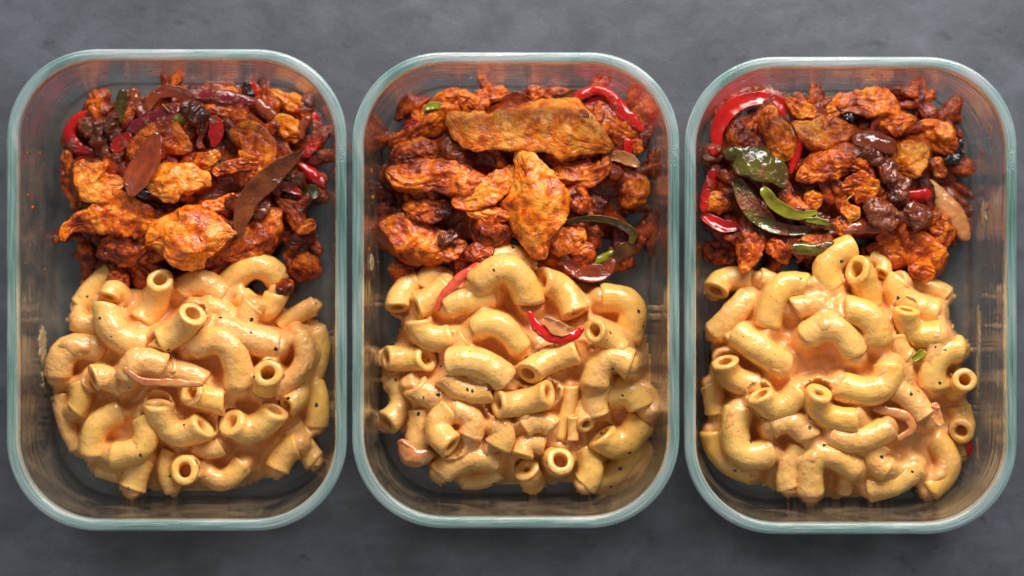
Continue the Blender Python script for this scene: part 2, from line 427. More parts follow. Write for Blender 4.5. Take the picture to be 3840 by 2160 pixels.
# ---------------------------------------------------------------- piling the food: a height map over the boxes
CELL = 8
HM = np.zeros((2160 // CELL + 2, 3840 // CELL + 2))        # heights in photograph pixels above the glass floor
_yy, _xx = np.mgrid[0:HM.shape[0], 0:HM.shape[1]]; _yy = _yy * CELL; _xx = _xx * CELL
def mound(cx, cy, ax, ay, h, p=2.6):
    rr = (np.abs((_xx - cx) / ax) ** 2.6 + np.abs((_yy - cy) / ay) ** 2.6)
    global HM
    HM = np.maximum(HM, h * np.clip(1 - rr, 0, 1) ** .6)
def drop(P, W, T, q=62, cap=415):
    """rest a swept piece (points, half widths, half thicknesses, all in photograph pixels) on what lies below; returns its lift"""
    x0 = int(max(0, (P[:, 0] - W).min() // CELL)); x1 = int(min(HM.shape[1], (P[:, 0] + W).max() // CELL + 2))
    y0 = int(max(0, (P[:, 1] - W).min() // CELL)); y1 = int(min(HM.shape[0], (P[:, 1] + W).max() // CELL + 2))
    gx = _xx[y0:y1, x0:x1]; gy = _yy[y0:y1, x0:x1]
    top = np.full(gx.shape, -1e9); low = np.full(gx.shape, 1e9)
    for (x, y, z), w, t in zip(P, W, T):
        if w < 3: continue
        d = ((gx - x) ** 2 + (gy - y) ** 2) / (w * w); m = d < 1
        h = t * np.sqrt(np.clip(1 - d, 0, 1))
        top = np.where(m, np.maximum(top, z + h), top); low = np.where(m, np.minimum(low, z - h), low)
    m = low < 1e8
    if not m.any(): return 0.0
    gap = (HM[y0:y1, x0:x1] - low)[m]
    off = np.percentile(gap, q)
    off = min(off, cap - top[m].max())
    off = max(off, -(low[m].min()) + 3)
    HM[y0:y1, x0:x1] = np.where(m, np.maximum(HM[y0:y1, x0:x1], top + off), HM[y0:y1, x0:x1])
    return off

def box_of(px): return 'L' if px < 1309 else ('M' if px < 2558 else 'R')
def keep_inside(loc, wpts, key):
    """shift a piece so that it stays within the inner walls"""
    c = CONT[key]; w = wpts + loc
    sh = np.zeros(3)
    d = np.array([wall_d(z) for z in np.clip(w[:, 2], FLOOR_Z, .0475)]) + .0006
    for ax, half in ((0, c['hw']), (1, c['hh'])):
        over = (w[:, ax] - c['c'][ax]) - (half - d); under = -(w[:, ax] - c['c'][ax]) - (half - d)
        if over.max() > 0: sh[ax] -= min(over.max(), .006)
        if under.max() > 0: sh[ax] += min(under.max(), .006)
    # corners
    w = w + sh
    r = c['r']; qx = np.abs(w[:, 0] - c['c'][0]) - (c['hw'] - r); qy = np.abs(w[:, 1] - c['c'][1]) - (c['hh'] - r)
    m = (qx > 0) & (qy > 0)
    if m.any():
        ex = np.hypot(qx[m], qy[m]) - (r - d[m])
        k = ex.argmax()
        if ex[k] > 0:
            dirv = np.array([qx[m][k] * np.sign(w[m][k, 0] - c['c'][0]), qy[m][k] * np.sign(w[m][k, 1] - c['c'][1])]); dirv /= np.linalg.norm(dirv)
            sh[:2] -= dirv * min(ex[k], .006)
    return sh

def frames(Q, roll=None, flat=False):
    T = np.gradient(Q, axis=0); T /= np.linalg.norm(T, axis=1)[:, None] + 1e-12
    if flat:                                   # side vectors stay level, so ribbons and strips lie on their faces
        A = np.cross(np.array([0, 0, 1.0]), T); A /= np.linalg.norm(A, axis=1)[:, None] + 1e-12
        for i in range(1, len(A)):
            if (A[i] * A[i - 1]).sum() < 0: A[i] = -A[i]
    else:
        a = np.cross(T[0], [0.3, 0.2, 1.0]); a /= np.linalg.norm(a); A = [a]
        for i in range(1, len(T)):
            a = A[-1] - T[i] * (A[-1] * T[i]).sum(); A.append(a / np.linalg.norm(a))
        A = np.array(A)
    B = np.cross(T, A)
    if roll is not None:
        c, s = np.cos(roll)[:, None], np.sin(roll)[:, None]; A, B = A * c + B * s, B * c - A * s
    return T, A, B

ALL = []
def place(name, verts, faces, uv, mat, mid_px, mid_z, label, cat, group, key, props=None):
    """verts local in metres (x right, y up the picture, z up) about the piece's centre"""
    loc = at(mid_px[0], mid_px[1], mid_z)
    loc = loc + keep_inside(loc, verts[::7], key)
    lo = verts[:, 2].min()
    if loc[2] + lo < FLOOR_Z + .0003: loc[2] = FLOOR_Z + .0003 - lo
    o = mesh_obj(name, verts, faces, mat, uv)
    o.location = loc
    for k, v in (props or {}).items(): o[k] = float(v)
    tag(o, label, cat, group); ALL.append(o)
    return o

BOXNAME = {'L': "in the charred-onion box", 'M': "in the middle box", 'R': "in the green-pepper box"}
CR = {'Lp': (120, 920, .7109), 'Mp': (1340, 920, .7109), 'Rp': (2580, 920, .7109), 'Lc': (200, 280, .566), 'Mc': (1340, 280, .566), 'Rc': (2580, 280, .566)}

NOODLES = []
def macaroni(crop, A, Mi, B, r, label, sauce=.5, q=62, hole=.50):
    ox, oy, k = CR[crop]; key = crop[0]
    A, Mi, B = (np.array([ox + p[0] * k, oy + p[1] * k, (p[2] if len(p) > 2 else 0) * k * 1.0]) for p in (A, Mi, B)); r = r * k * .96
    C = 2 * Mi - (A + B) / 2
    t = np.linspace(0, 1, 25)[:, None]
    P = (1 - t) ** 2 * A + 2 * t * (1 - t) * C + t * t * B
    off = drop(P, np.full(25, r), np.full(25, r), q)
    mid = P.mean(0); zc = FLOOR_Z + (mid[2] + off) * S_RIM
    s = S(zc)
    Q = (P - mid) * np.array([s, -s, s]); R = r * s
    seed = len(NOODLES) * 3.7 + 5
    N, K = 30, 30
    L = np.linalg.norm(np.diff(Q, axis=0), axis=1).sum()
    tt = np.linspace(0, 1, N)
    base = np.linspace(0, 1, 25)
    Q = np.column_stack([np.interp(tt, base, Q[:, i]) for i in range(3)])
    T, U, V = frames(Q)
    th = np.linspace(0, 2 * np.pi, K, endpoint=False)
    rr = random.Random(int(seed * 10)); sq = rr.uniform(.90, 1.0); sqa = rr.uniform(0, 3.14)
    tilt = [rr.uniform(-.28, .28), rr.uniform(-.28, .28)]; ta = [rr.uniform(0, 6.28), rr.uniform(0, 6.28)]
    rows = []; uvr = []
    def ring(i, rad, push, u, nz=1.0):
        c = Q[i] + T[i] * push
        e = 1 - (1 - sq) * np.cos(th - sqa) ** 2
        rv = rad * e
        pts = c + U[i] * (np.cos(th) * rv)[:, None] + V[i] * (np.sin(th) * rv)[:, None]
        w0 = math.exp(-(i / N / .18) ** 2); w1 = math.exp(-(((N - 1 - i) / N) / .18) ** 2)
        pts = pts + T[i] * ((w0 * tilt[0] * np.cos(th - ta[0]) + w1 * tilt[1] * np.cos(th - ta[1])) * rad)[:, None]
        rows.append(pts); uvr.append(np.column_stack([np.full(K, u * L), np.arange(K) / K]))
    # outer, end lip, bore, end lip
    fl = lambda u: 1 + .05 * math.exp(-(u / .10) ** 2) + .05 * math.exp(-((1 - u) / .10) ** 2)
    for i in range(N): ring(i, R * fl(i / (N - 1)) * (.955 if i in (0, N - 1) else 1), 0, i / (N - 1))
    for rad, push in ((.90, .055), (.78, .085), (.64, .07), (.54, .02)): ring(N - 1, R * rad, R * push, 1)
    for i in range(N - 1, -1, -3): ring(i, R * hole * (1.06 if i > N - 4 or i < 3 else 1), -.04 * R if i == N - 1 else 0, i / N)
    ring(0, R * hole * 1.05, .04 * R, 0)
    for rad, push in ((.54, -.02), (.64, -.07), (.78, -.085), (.90, -.055)): ring(0, R * rad, R * push, 0)
    verts = np.concatenate(rows); n = len(rows)
    f = grid_faces(n, K, True, True)[:, ::-1]
    # lumps of sauce
    cen = np.zeros_like(verts)
    nrm = verts - np.repeat(np.array([r_.mean(0) for r_ in rows]), K, axis=0)
    nl = np.linalg.norm(nrm, axis=1)[:, None] + 1e-9
    d1 = fbm(verts / .0075 + seed, 2) * .072 + np.clip(fbm(verts / .0030 + seed * 2, 2) - .1, 0, 1) * .075 * (sauce + .25)
    d1 += fbm(verts / .0016 + seed, 1) * .010
    verts = verts + nrm / nl * (d1 * R)[:, None]
    NOODLES.append(dict(P=P, off=off, r=r, key=key))
    return place("elbow_macaroni", verts, f, np.concatenate(uvr), M['pasta'], mid[:2], zc, (label + " " + BOXNAME[key]).strip(), "macaroni",
                 "elbow macaroni in the glass boxes", key, dict(sauce=sauce))

def catmull(P, n):
    P = np.asarray(P, float)
    if len(P) == 2: P = np.array([P[0], (P[0] + P[1]) / 2, P[1]])
    E = np.concatenate([[2 * P[0] - P[1]], P, [2 * P[-1] - P[-2]]])
    d = np.concatenate([[0], np.cumsum(np.linalg.norm(np.diff(P[:, :2], axis=0), axis=1))]); d /= d[-1]
    out = []
    for u in np.linspace(0, 1, n):
        i = min(np.searchsorted(d, u, side='right') - 1, len(P) - 2); f = (u - d[i]) / max(d[i + 1] - d[i], 1e-9)
        a, b, c, e = E[i], E[i + 1], E[i + 2], E[i + 3]
        out.append(.5 * ((2 * b) + (c - a) * f + (2 * a - 5 * b + 4 * c - e) * f * f + (3 * b - a - 3 * c + e) * f ** 3))
    return np.array(out)

COUNT = [0]
def strip_mesh(P, W, TH, kind, seed, roll=0.0, nu=46, nv=36, rough=1.0, curl=0.0):
    """P px points (x,y,z), W half width px, TH half thickness px -> local metres"""
    mid = P.mean(0)
    return mid
def piece(crop, kind, pts, label, name, cat, group, mat, th=None, ratio=.62, q=60, roll=None, rough=1.0, nu=None, nv=None, props=None, zs=None, twist=0.0, stuff=None, ends=.55, cup=0.0):
    ox, oy, k = CR[crop]; key = crop[0]
    COUNT[0] += 1; seed = COUNT[0] * 2.31
    rr = random.Random(COUNT[0])
    P0 = np.array([[ox + p[0] * k, oy + p[1] * k, (p[3] if len(p) > 3 else 0) * k, p[2] * k * (1.1 if kind == 'c' else 1.0)] for p in pts])
    # run on a little past both ends so that the tips close roundly
    d0 = P0[0] - P0[1]; d1 = P0[-1] - P0[-2]
    L0 = np.linalg.norm(d0[:2]) + 1e-6; L1 = np.linalg.norm(d1[:2]) + 1e-6
    P0 = np.concatenate([[P0[0] + np.append(d0[:3] / L0 * P0[0, 3] * ends, 0)], P0, [P0[-1] + np.append(d1[:3] / L1 * P0[-1, 3] * ends, 0)]])
    nu = nu or (62 if kind == 'c' else 46); nv = nv or (56 if kind == 'c' else 36)
    if kind == 'c' and ratio == .62: ratio = .44
    if kind == 'r' and cup == 0.0 and ratio == .30: cup = rr.choice([-1.1, .9, 1.3])
    # denser rows towards the tips
    S0 = catmull(P0, 120)
    u = np.linspace(0, 1, nu); u = .5 - .5 * np.cos(np.pi * (.12 + .76 * u)); u = (u - u[0]) / (u[-1] - u[0])
    u = .6 * np.linspace(0, 1, nu) + .4 * (.5 - .5 * np.cos(np.pi * np.linspace(0, 1, nu)))
    B = np.linspace(0, 1, 120)
    C = np.column_stack([np.interp(u, B, S0[:, i]) for i in range(4)])
    dist = np.concatenate([[0], np.cumsum(np.linalg.norm(np.diff(C[:, :2], axis=0), axis=1))]); Lt = dist[-1]
    w = np.maximum(C[:, 3], 3)
    e0 = np.clip(dist / (w * 1.0 + 4), 0, 1); e1 = np.clip((Lt - dist) / (w * 1.0 + 4), 0, 1)
    env = np.sqrt(np.clip(1 - (1 - e0) ** 2.2, 0, 1)) * np.sqrt(np.clip(1 - (1 - e1) ** 2.2, 0, 1))
    if kind == 'c' and stuff is None:            # torn, uneven edges; one end pulled to a point, the other cut
        e0 = np.clip(dist / (w * rr.uniform(.35, 1.6) + 4), 0, 1); e1 = np.clip((Lt - dist) / (w * rr.uniform(.35, 1.6) + 4), 0, 1)
        env = (1 - (1 - e0) ** 1.6) ** .62 * (1 - (1 - e1) ** 1.6) ** .62
        uu = dist * .011
        w = w * (1 + .20 * noise(np.column_stack([uu + seed, np.full(nu, seed * 2), np.zeros(nu)])) + .10 * noise(np.column_stack([uu * 2.9 + seed, np.full(nu, seed), np.ones(nu)])))
    W = w * env
    TH = (np.clip(w * ratio, 7, 66) if th is None else np.full(nu, th * k)) * np.maximum(env, .0)
    if zs is not None: C[:, 2] += np.interp(u, np.linspace(0, 1, len(zs)), np.array(zs, float) * k)
    P = C[:, :3]
    off = drop(P, np.maximum(W, 1), TH, q)
    mid = P.mean(0); zc = FLOOR_Z + (mid[2] + off) * S_RIM; s = S(zc)
    Q = (P - mid) * np.array([s, -s, s]); Wm = W * s; Tm = TH * s
    ro = rr.uniform(-.3, .3) if roll is None else math.radians(roll)
    T, U, V = frames(Q, np.full(nu, ro) + np.linspace(-.5, .5, nu) * math.radians(twist), flat=True)
    th_ = np.linspace(0, 2 * np.pi, nv, endpoint=False)
    c, sn = np.cos(th_), np.sin(th_)
    if kind == 'c':
        ex = .82; nf = rr.choice([4, 5, 6]); ph = rr.uniform(0, 6.28)
        nf = rr.choice([3, 4, 4, 5])
        drift = .9 * noise(np.column_stack([np.arange(nu) * 3.2 / nu + seed, np.full(nu, seed * 1.9), np.zeros(nu)]))
        fa = (th_[None, :] + ph + drift[:, None]) % (2 * np.pi / nf) - np.pi / nf
        fac = .12 + .88 / np.cos(fa) * (1.0 if nf > 3 else .85)
        fac = fac / fac.mean()
        ex = .95
        cx = np.sign(c) * np.abs(c) ** ex * fac; cy_ = np.sign(sn) * np.abs(sn) ** ex * fac
    else:
        cx = np.tile(np.sign(c) * np.abs(c) ** .9, (nu, 1)); cy_ = np.tile(np.sign(sn) * np.abs(sn) ** .75, (nu, 1))
    X = Wm[:, None] * cx; Y = Tm[:, None] * cy_
    if cup: Y = Y + cup * Tm[:, None] * (cx ** 2)
    verts = Q[:, None, :] + U[:, None, :] * X[..., None] + V[:, None, :] * Y[..., None]
    verts = verts.reshape(-1, 3)
    nr = (U[:, None, :] * cx[..., None] + V[:, None, :] * (cy_ * 1.3)[..., None]).reshape(-1, 3)
    nr /= np.linalg.norm(nr, axis=1)[:, None] + 1e-9
    envv = np.repeat(env, nv)
    wl = float(np.median(Wm))
    if kind == 'c':
        n0 = fbm(verts / max(wl * 1.1, .004) + seed, 2); n1 = .5 * n0 + .9 * (.42 - np.abs(noise(verts / max(wl * 1.25, .005) + seed * 4.1)) * 1.3); n2 = fbm(verts / .0032 + seed * 1.7, 2)
        # grain of the meat along the piece
        fu = np.repeat(dist * s, nv) / .012 + .6 * n1; fv = np.tile(np.arange(nv) / nv, nu)
        gcoord = np.column_stack([fu + seed, np.cos(fv * 6.2832) * wl / .0021, np.sin(fv * 6.2832) * wl / .0021])
        n3 = .45 - np.abs(noise(gcoord)) * 1.5 + .35 * noise(gcoord * 2.1)
        crack = np.clip(np.abs(noise(verts / .0065 + seed * 3)) * 5, 0, 1)          # creases
        disp = n1 * wl * .17 + n2 * .00025 + n3 * .00062 - (1 - crack) * .0005 + fbm(verts / .0013 + seed, 1) * .00022
        disp *= rough
    elif kind == 'p':                                                              # paste and soft lumps
        disp = fbm(verts / .0065 + seed, 3) * .0024 * rough + np.clip(noise(verts / .0019 + seed), 0, 1) * .0011 * rough
    else:                                                                           # ribbons of pepper or onion
        disp = fbm(verts / .009 + seed, 2) * wl * .13 * rough + noise(verts / .0025 + seed) * .00035 * rough
    verts = verts + nr * (disp * np.clip(envv, .15, 1))[:, None]
    faces = grid_faces(nu, nv, False, True)
    # close the tips
    i0 = len(verts); verts = np.concatenate([verts, [verts[:nv].mean(0)], [verts[(nu - 1) * nv:nu * nv].mean(0)]])
    j = np.arange(nv); j2 = (j + 1) % nv
    # quads on the tips: pair up two triangles of the fan
    je = j[::2]
    cap0 = np.stack([np.full(len(je), i0), (je + 2) % nv, (je + 1) % nv, je], 1)
    b = (nu - 1) * nv
    cap1 = np.stack([np.full(len(je), i0 + 1), b + je, b + (je + 1) % nv, b + (je + 2) % nv], 1)
    faces = np.concatenate([faces, cap0, cap1])
    uv = np.column_stack([np.repeat(dist * s, nv), np.tile(np.where(np.arange(nv) < nv / 2, np.arange(nv), nv - np.arange(nv)) / nv, nu) * wl * 4])
    uv = np.concatenate([uv, uv[:1], uv[-1:]])
    if stuff is not None:
        loc = at(mid[0], mid[1], zc); stuff.append((verts + loc, faces, uv)); return None
    return place(name, verts, faces, uv, mat, mid[:2], zc, label, cat, group, key, props)

def lab(d, crop): return d + " " + BOXNAME[crop[0]]
def chk(crop, pts, d, tone=.5, char=0.0, **kw):
    return piece(crop, 'c', pts, lab(d, crop), "chicken_piece", "chicken", "spiced chicken pieces in the glass boxes", M['chicken'], props=dict(tone=tone, char=char), **kw)
KIND = dict(olive_blade=("green_pepper_strip", "green pepper"), streak=("red_pepper_strip", "red pepper"), lime=("green_pepper_strip", "green pepper"), red=("red_pepper_strip", "red pepper"), green=("green_pepper_strip", "green pepper"), olive=("green_pepper_strip", "green pepper"), onion=("onion_slice", "onion"),
            crimson=("onion_slice", "onion"), paste=("spice_paste_lump", "spice paste"), black=("charred_skin_flake", "charred skin"), pale=("pale_meat_strip", "food strip"),
            sauced_onion=("onion_slice", "onion"), herb=("herb_sprig", "herb"))
def veg(crop, m, pts, d, paste=.4, ratio=.30, q=64, **kw):
    nm, cat = KIND[m]
    return piece(crop, 'p' if m in ('paste', 'black') else 'r', pts, lab(d, crop), nm, cat, cat + " pieces in the glass boxes", M[m], ratio=(.7 if m == 'paste' and ratio == .30 else ratio), q=q, props=dict(paste=paste), **kw)

def join_stuff(name, label, cat, parts, mat, props):
    vs, fs, us = [], [], []; n = 0
    for v, f, u in parts:
        vs.append(v); fs.append(f + n); us.append(u); n += len(v)
    v = np.concatenate(vs)
    o = mesh_obj(name, v, np.concatenate(fs), mat, np.concatenate(us), origin=v.mean(0))
    for k, x in props.items(): o[k] = x
    tag(o, label, cat, kind='stuff'); return o

def blur(H, n):
    k = np.exp(-np.linspace(-2, 2, 2 * n + 1) ** 2); k /= k.sum()
    H = np.apply_along_axis(lambda r: np.convolve(np.pad(r, n, mode='edge'), k, 'valid'), 1, H)
    return np.apply_along_axis(lambda r: np.convolve(np.pad(r, n, mode='edge'), k, 'valid'), 0, H)

def bed(key, box, name, label, cat, mat, drop_px, amp, nblur, thresh, carve=False, only=None):
    """a poured mass that fills the gaps between the pieces: the smoothed height map, lowered"""
    x0, y0, x1, y1 = [int(v // CELL) for v in box]
    H = HM[y0:y1, x0:x1].copy()
    m = H > thresh
    if only is not None: m = m & only[y0:y1, x0:x1]
    G = blur(np.where(m, H, 0), nblur) / np.maximum(blur(m.astype(float), nblur), .2)
    ny, nx = H.shape
    gy, gx = np.mgrid[y0:y1, x0:x1]
    pts = np.column_stack([gx.ravel() / 14.0, gy.ravel() / 14.0, np.full(gx.size, 3.1 + x0)])
    G = G - drop_px + fbm(pts, 3).reshape(H.shape) * amp
    if carve:                                   # leave the open bores of the noodles empty
        for nd in NOODLES:
            if nd['key'] != key: continue
            for idx, sg in ((0, 1), (24, -1)):
                if (nd['P'][idx, 2] - nd['P'][idx + sg * 4, 2]) < .25 * np.linalg.norm(nd['P'][idx] - nd['P'][idx + sg * 4]): continue
                x, y, z = nd['P'][idx]
                dd = np.hypot(gx * CELL - x, gy * CELL - y)
                G = np.minimum(G, z + nd['off'] - nd['r'] * .5 + np.clip(dd - nd['r'] * 1.3, 0, None) * .9)
                for j in range(10):
                    x, y, z = nd['P'][idx + sg * j]
                    m2 = (gx * CELL - x) ** 2 + (gy * CELL - y) ** 2 < (nd['r'] * .90) ** 2
                    G = np.where(m2, np.minimum(G, z + nd['off'] - nd['r'] * 1.0), G)
    G = blur(G, 1)
    # shrink the mask a little so that the mass ends under the outer pieces
    e = blur(m.astype(float), 3)
    G = np.where(e > .80, G, 0) ; edge = np.clip((e - .62) / .35, 0, 1)
    G = np.clip(G, 2, None) * np.sqrt(edge)
    G = np.clip(G, 1.5, None)
    use = e > .60
    z = FLOOR_Z + G * S_RIM
    s = S(z)
    X = (gx * CELL - 1920) * s; Y = (1080 - gy * CELL) * s
    top = np.column_stack([X.ravel(), Y.ravel(), z.ravel()])
    zb = FLOOR_Z + .0002
    low = np.column_stack([X.ravel(), Y.ravel(), np.full(X.size, zb)])
    f = grid_faces(ny, nx, False, False)
    keep = use.ravel()[f].all(1)
    f = f[keep][:, ::-1]
    # side faces where the mask ends
    ed = {}
    for q_ in f:
        for a, b in zip(q_, np.roll(q_, -1)):
            if (b, a) in ed: del ed[(b, a)]
            else: ed[(a, b)] = 1
    nt = len(top)
    side = np.array([(b, a, a + nt, b + nt) for a, b in ed], int)
    allf = np.concatenate([f, f[:, ::-1] + nt, side])
    verts = np.concatenate([top, low])
    used = np.unique(allf); remap = np.full(len(verts), -1); remap[used] = np.arange(len(used))
    v = verts[used]
    o = mesh_obj(name, v, remap[allf], mat, None, origin=v.mean(0))
    o["paste"] = 0.7
    tag(o, label, cat, kind=None)
    return o

def spot(key, side, along, f, a, b, mat, label, name, cat, thick=.0005, seed=1):
    """a small blob stuck to an inner wall face. side W/E/N/S, along = photograph coordinate along the wall, f = 0 at the top, 1 at the floor; a, b half sizes in metres"""
    c = CONT[key]; z = .0465 - (.0465 - .010) * f; d = wall_d(z)
    n = 72; th = np.linspace(0, 2 * np.pi, n, endpoint=False)
    rows = []
    rad = 1 + .45 * noise(np.column_stack([np.cos(th) * 1.6 + seed, np.sin(th) * 1.6, np.full(n, seed * 1.3)])) + .30 * noise(np.column_stack([np.cos(th) * 4 + seed, np.sin(th) * 4, np.full(n, seed * 2.3)])) + .35 * noise(np.column_stack([np.cos(th) * 11 + seed, np.sin(th) * 11, np.full(n, seed * 3.3)]))
    for t, h in ((1.0, 0), (.93, .6), (.7, 1.0), (.4, 1.1), (.02, 1.15)):
        rows.append(np.column_stack([np.cos(th) * rad * t * a, np.sin(th) * rad * t * b, np.full(n, h * thick)]))
    L = np.concatenate(rows); L[:, 2] *= 1 + .5 * noise(L / .0012 + seed)
    slope = .13
    if side in 'WE':
        y = (1080 - along) * S(z); sg = 1 if side == 'W' else -1
        base = np.array([c['c'][0] - sg * (c['hw'] - d - .00015), y, z])
        # local x along the wall, local y up the wall, local z into the box
        ex = np.array([0, 1.0, 0]) * sg * -1; ey = np.array([-sg * slope, 0, 1.0]); ez = np.array([sg * 1.0, 0, slope])
    else:
        x = (along - 1920) * S(z); sg = 1 if side == 'S' else -1
        base = np.array([x, c['c'][1] - sg * (c['hh'] - d - .00015), z])
        ex = np.array([1.0, 0, 0]) * sg; ey = np.array([0, -sg * slope, 1.0]); ez = np.array([0, sg * 1.0, slope])
    v = L[:, :1] * ex + L[:, 1:2] * ey + L[:, 2:] * ez
    o = mesh_obj(name, v, grid_faces(5, n, False, True), mat); o.location = base; o["paste"] = 0.0
    tag(o, label, cat, cat + " marks on the glass"); return o

def specks(key, n, m, label, where):
    """pin-head drops of oil and spice on the inner walls, too many to count: one object"""
    c = CONT[key]; r = random.Random(ord(key) * 7 + n); parts = []
    for i in range(n):
        side = r.choice('WENNWE'); f = r.uniform(.12, .95); a = r.uniform(.0002, .0006) * (1.6 if r.random() < .1 else 1)
        along = r.uniform(*(where if side in 'WE' else (260 + {'L': 0, 'M': 1290, 'R': 2540}[key], 1080 + {'L': 0, 'M': 1290, 'R': 2540}[key])))
        z = .0465 - .036 * f; d = wall_d(z); th = np.linspace(0, 6.2832, 9)[:-1]
        rad = a * (1 + .35 * np.array([r.uniform(-1, 1) for _ in th])); el = r.uniform(.6, 2.2)
        L = np.concatenate([np.column_stack([np.cos(th) * rad * t, np.sin(th) * rad * t * el, np.full(8, h * a * .4)]) for t, h in ((1, 0), (.7, .8), (.05, 1))])
        if side in 'WE':
            sg = 1 if side == 'W' else -1
            b = np.array([c['c'][0] - sg * (c['hw'] - d - .00015), (1080 - along) * S(z), z]); ex = np.array([0, -sg * 1.0, 0]); ey = np.array([-sg * .13, 0, 1.0]); ez = np.array([sg * 1.0, 0, .13])
        else:
            b = np.array([(along - 1920) * S(z), c['c'][1] + (c['hh'] - d - .00015), z]); ex = np.array([-1.0, 0, 0]); ey = np.array([0, .13, 1.0]); ez = np.array([0, -1.0, .13])
        v = b + L[:, :1] * ex + L[:, 1:2] * ey + L[:, 2:] * ez
        parts.append((v, grid_faces(3, 8, False, True), np.zeros((24, 2))))
    join_stuff("spice_oil_specks", label + " " + BOXNAME[key], "oil specks", parts, m, dict(paste=0.0))

# ---------------------------------------------------------------- the food
mound(705, 1450, 480, 405, 190); mound(1955, 1420, 500, 410, 190); mound(3135, 1440, 490, 440, 190)
mound(720, 690, 450, 350, 170); mound(1910, 690, 470, 345, 170); mound(3090, 690, 450, 340, 170)

# small scraps filling the chicken piles, coloured dark for the shadow in the gaps
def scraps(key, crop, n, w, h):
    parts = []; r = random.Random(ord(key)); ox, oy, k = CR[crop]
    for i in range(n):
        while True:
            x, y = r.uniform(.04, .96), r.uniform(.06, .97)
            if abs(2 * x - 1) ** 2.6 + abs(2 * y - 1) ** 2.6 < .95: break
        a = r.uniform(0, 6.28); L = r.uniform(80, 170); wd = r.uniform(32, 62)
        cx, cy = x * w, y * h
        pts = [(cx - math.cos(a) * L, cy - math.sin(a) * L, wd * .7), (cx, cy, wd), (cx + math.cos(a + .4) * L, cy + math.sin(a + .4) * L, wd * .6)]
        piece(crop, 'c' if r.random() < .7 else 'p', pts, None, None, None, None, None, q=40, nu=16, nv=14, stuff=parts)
    join_stuff("chicken_scraps", "small shadow-toned scraps of chicken and onion deep under the pile " + BOXNAME[key], "chicken scraps", parts, M['chicken'], dict(tone=.16, char=.8))
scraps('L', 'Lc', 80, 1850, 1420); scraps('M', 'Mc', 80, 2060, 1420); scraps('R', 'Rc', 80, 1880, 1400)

HM_SCRAPS = HM.copy()
m = macaroni
# ---- noodles, charred-onion box (lowest first)
m('Lp', (420, 140), (325, 225), (250, 320), 60, "straight pale elbow running up beneath the chicken", .4)
m('Lp', (1490, 320), (1390, 370), (1310, 430), 55, "pepper-flecked elbow under the stray chicken nugget by the inner wall", .8)
m('Lp', (1490, 450), (1510, 560), (1470, 680), 68, "upright yellow elbow pressed to the inner wall above the ridged one", .3)
m('Lp', (150, 790), (180, 930), (250, 1080), 52, "long thin elbow lowest along the outer wall", .8)
m('Lp', (340, 1170), (400, 1190), (460, 1205), 52, "small elbow end tucked under the two big crescents", .7)
m('Lp', (590, 1110), (550, 1200), (525, 1280, -10), 76, "stout upright elbow standing at the end wall", .5)
m('Lp', (730, 1090), (712, 1190), (745, 1290, -20), 52, "tapering elbow behind the upturned ring at the end wall", .5)
m('Lp', (880, 1130), (990, 1240), (1110, 1150), 66, "U-shaped elbow lying flat beside the upturned ring", .6)
m('Lp', (1370, 950), (1430, 1050), (1490, 1140), 62, "sauce-coated elbow slanting into the inner end corner", .9)
m('Lp', (1400, 1060, 10), (1340, 1100), (1290, 1180), 72, "wide blunt elbow with a single black peppercorn flake", .4)
m('Lp', (1480, 740), (1505, 850, 15), (1495, 950), 68, "bright ridged elbow standing against the inner wall", .0)
m('Lp', (1350, 845, 55), (1400, 790, 0), (1400, 710, -40), 62, "elbow beside the ridged one, dark bore toward the end wall", .5)
m('Lp', (800, 240), (890, 200, 15), (1000, 270), 78, "arched elbow half hidden behind the upper open tube", .8)
m('Lp', (930, 330), (1000, 350), (1050, 400), 60, "short elbow buried behind the big bent elbow's open end", .8)
m('Lp', (1100, 270), (1220, 340), (1290, 250), 66, "elbow lying under the topmost crescent", .3)
m('Lp', (1170, 320), (1140, 370), (1130, 430), 62, "round elbow knob below the topmost crescent", .7)
m('Lp', (410, 275, 45), (440, 240, 5), (480, 290, -50), 62, "loop-like elbow opening below the pale straight one", .7)
m('Lp', (230, 390), (300, 425), (390, 400), 60, "short elbow end pointing at the outer wall", .6)
m('Lp', (250, 740), (262, 800, 10), (235, 870), 66, "blunt yellow elbow hanging under the outer hump", .2)
m('Lp', (460, 880), (345, 960, 15), (320, 1100), 72, "long outer crescent of the pair near the end wall", .4)
m('Lp', (590, 900), (585, 1050, 10), (425, 1110), 74, "yellow blunt crescent next to the long outer one", .25)
m('Lp', (130, 690), (200, 545, 25), (370, 560), 78, "big sauced hump elbow closest to the outer wall", .8)
m('Lp', (330, 700, 35), (400, 700), (490, 750, -30), 72, "stubby tube with sauce plugging its mouth", .7)
m('Lp', (860, 1060), (930, 1080), (1000, 1060), 52, "lumpy elbow scrap under the double-mouthed bend", .9)
m('Lp', (815, 1180, 75), (812, 1190, 0), (790, 1170, -90), 76, "upturned ring-shaped elbow end at the end wall", .3, hole=.50)
m('Lp', (980, 430), (1140, 490, 15), (1290, 530), 86, "broad elbow drowned in sauce with an orange spot", 1.0)
m('Lp', (1400, 470), (1430, 630, 15), (1270, 770), 62, "curling elbow arc whose thin tip points up near the inner wall", .9)
m('Lp', (650, 670), (780, 670, 15), (900, 720), 66, "sauce-smothered elbow in the middle of the pasta", 1.0)
m('Lp', (510, 700), (560, 620, 20), (690, 640), 78, "pinkish sauced arch beside the thin onion curl", 1.0)
m('Lp', (840, 540), (1030, 520, 30), (1090, 740), 82, "large horseshoe elbow framing a dark gap", .7)
m('Lp', (665, 560, 50), (700, 510), (750, 470, -40), 56, "small round mouth between the sausage-like elbow and the bent one", .6)
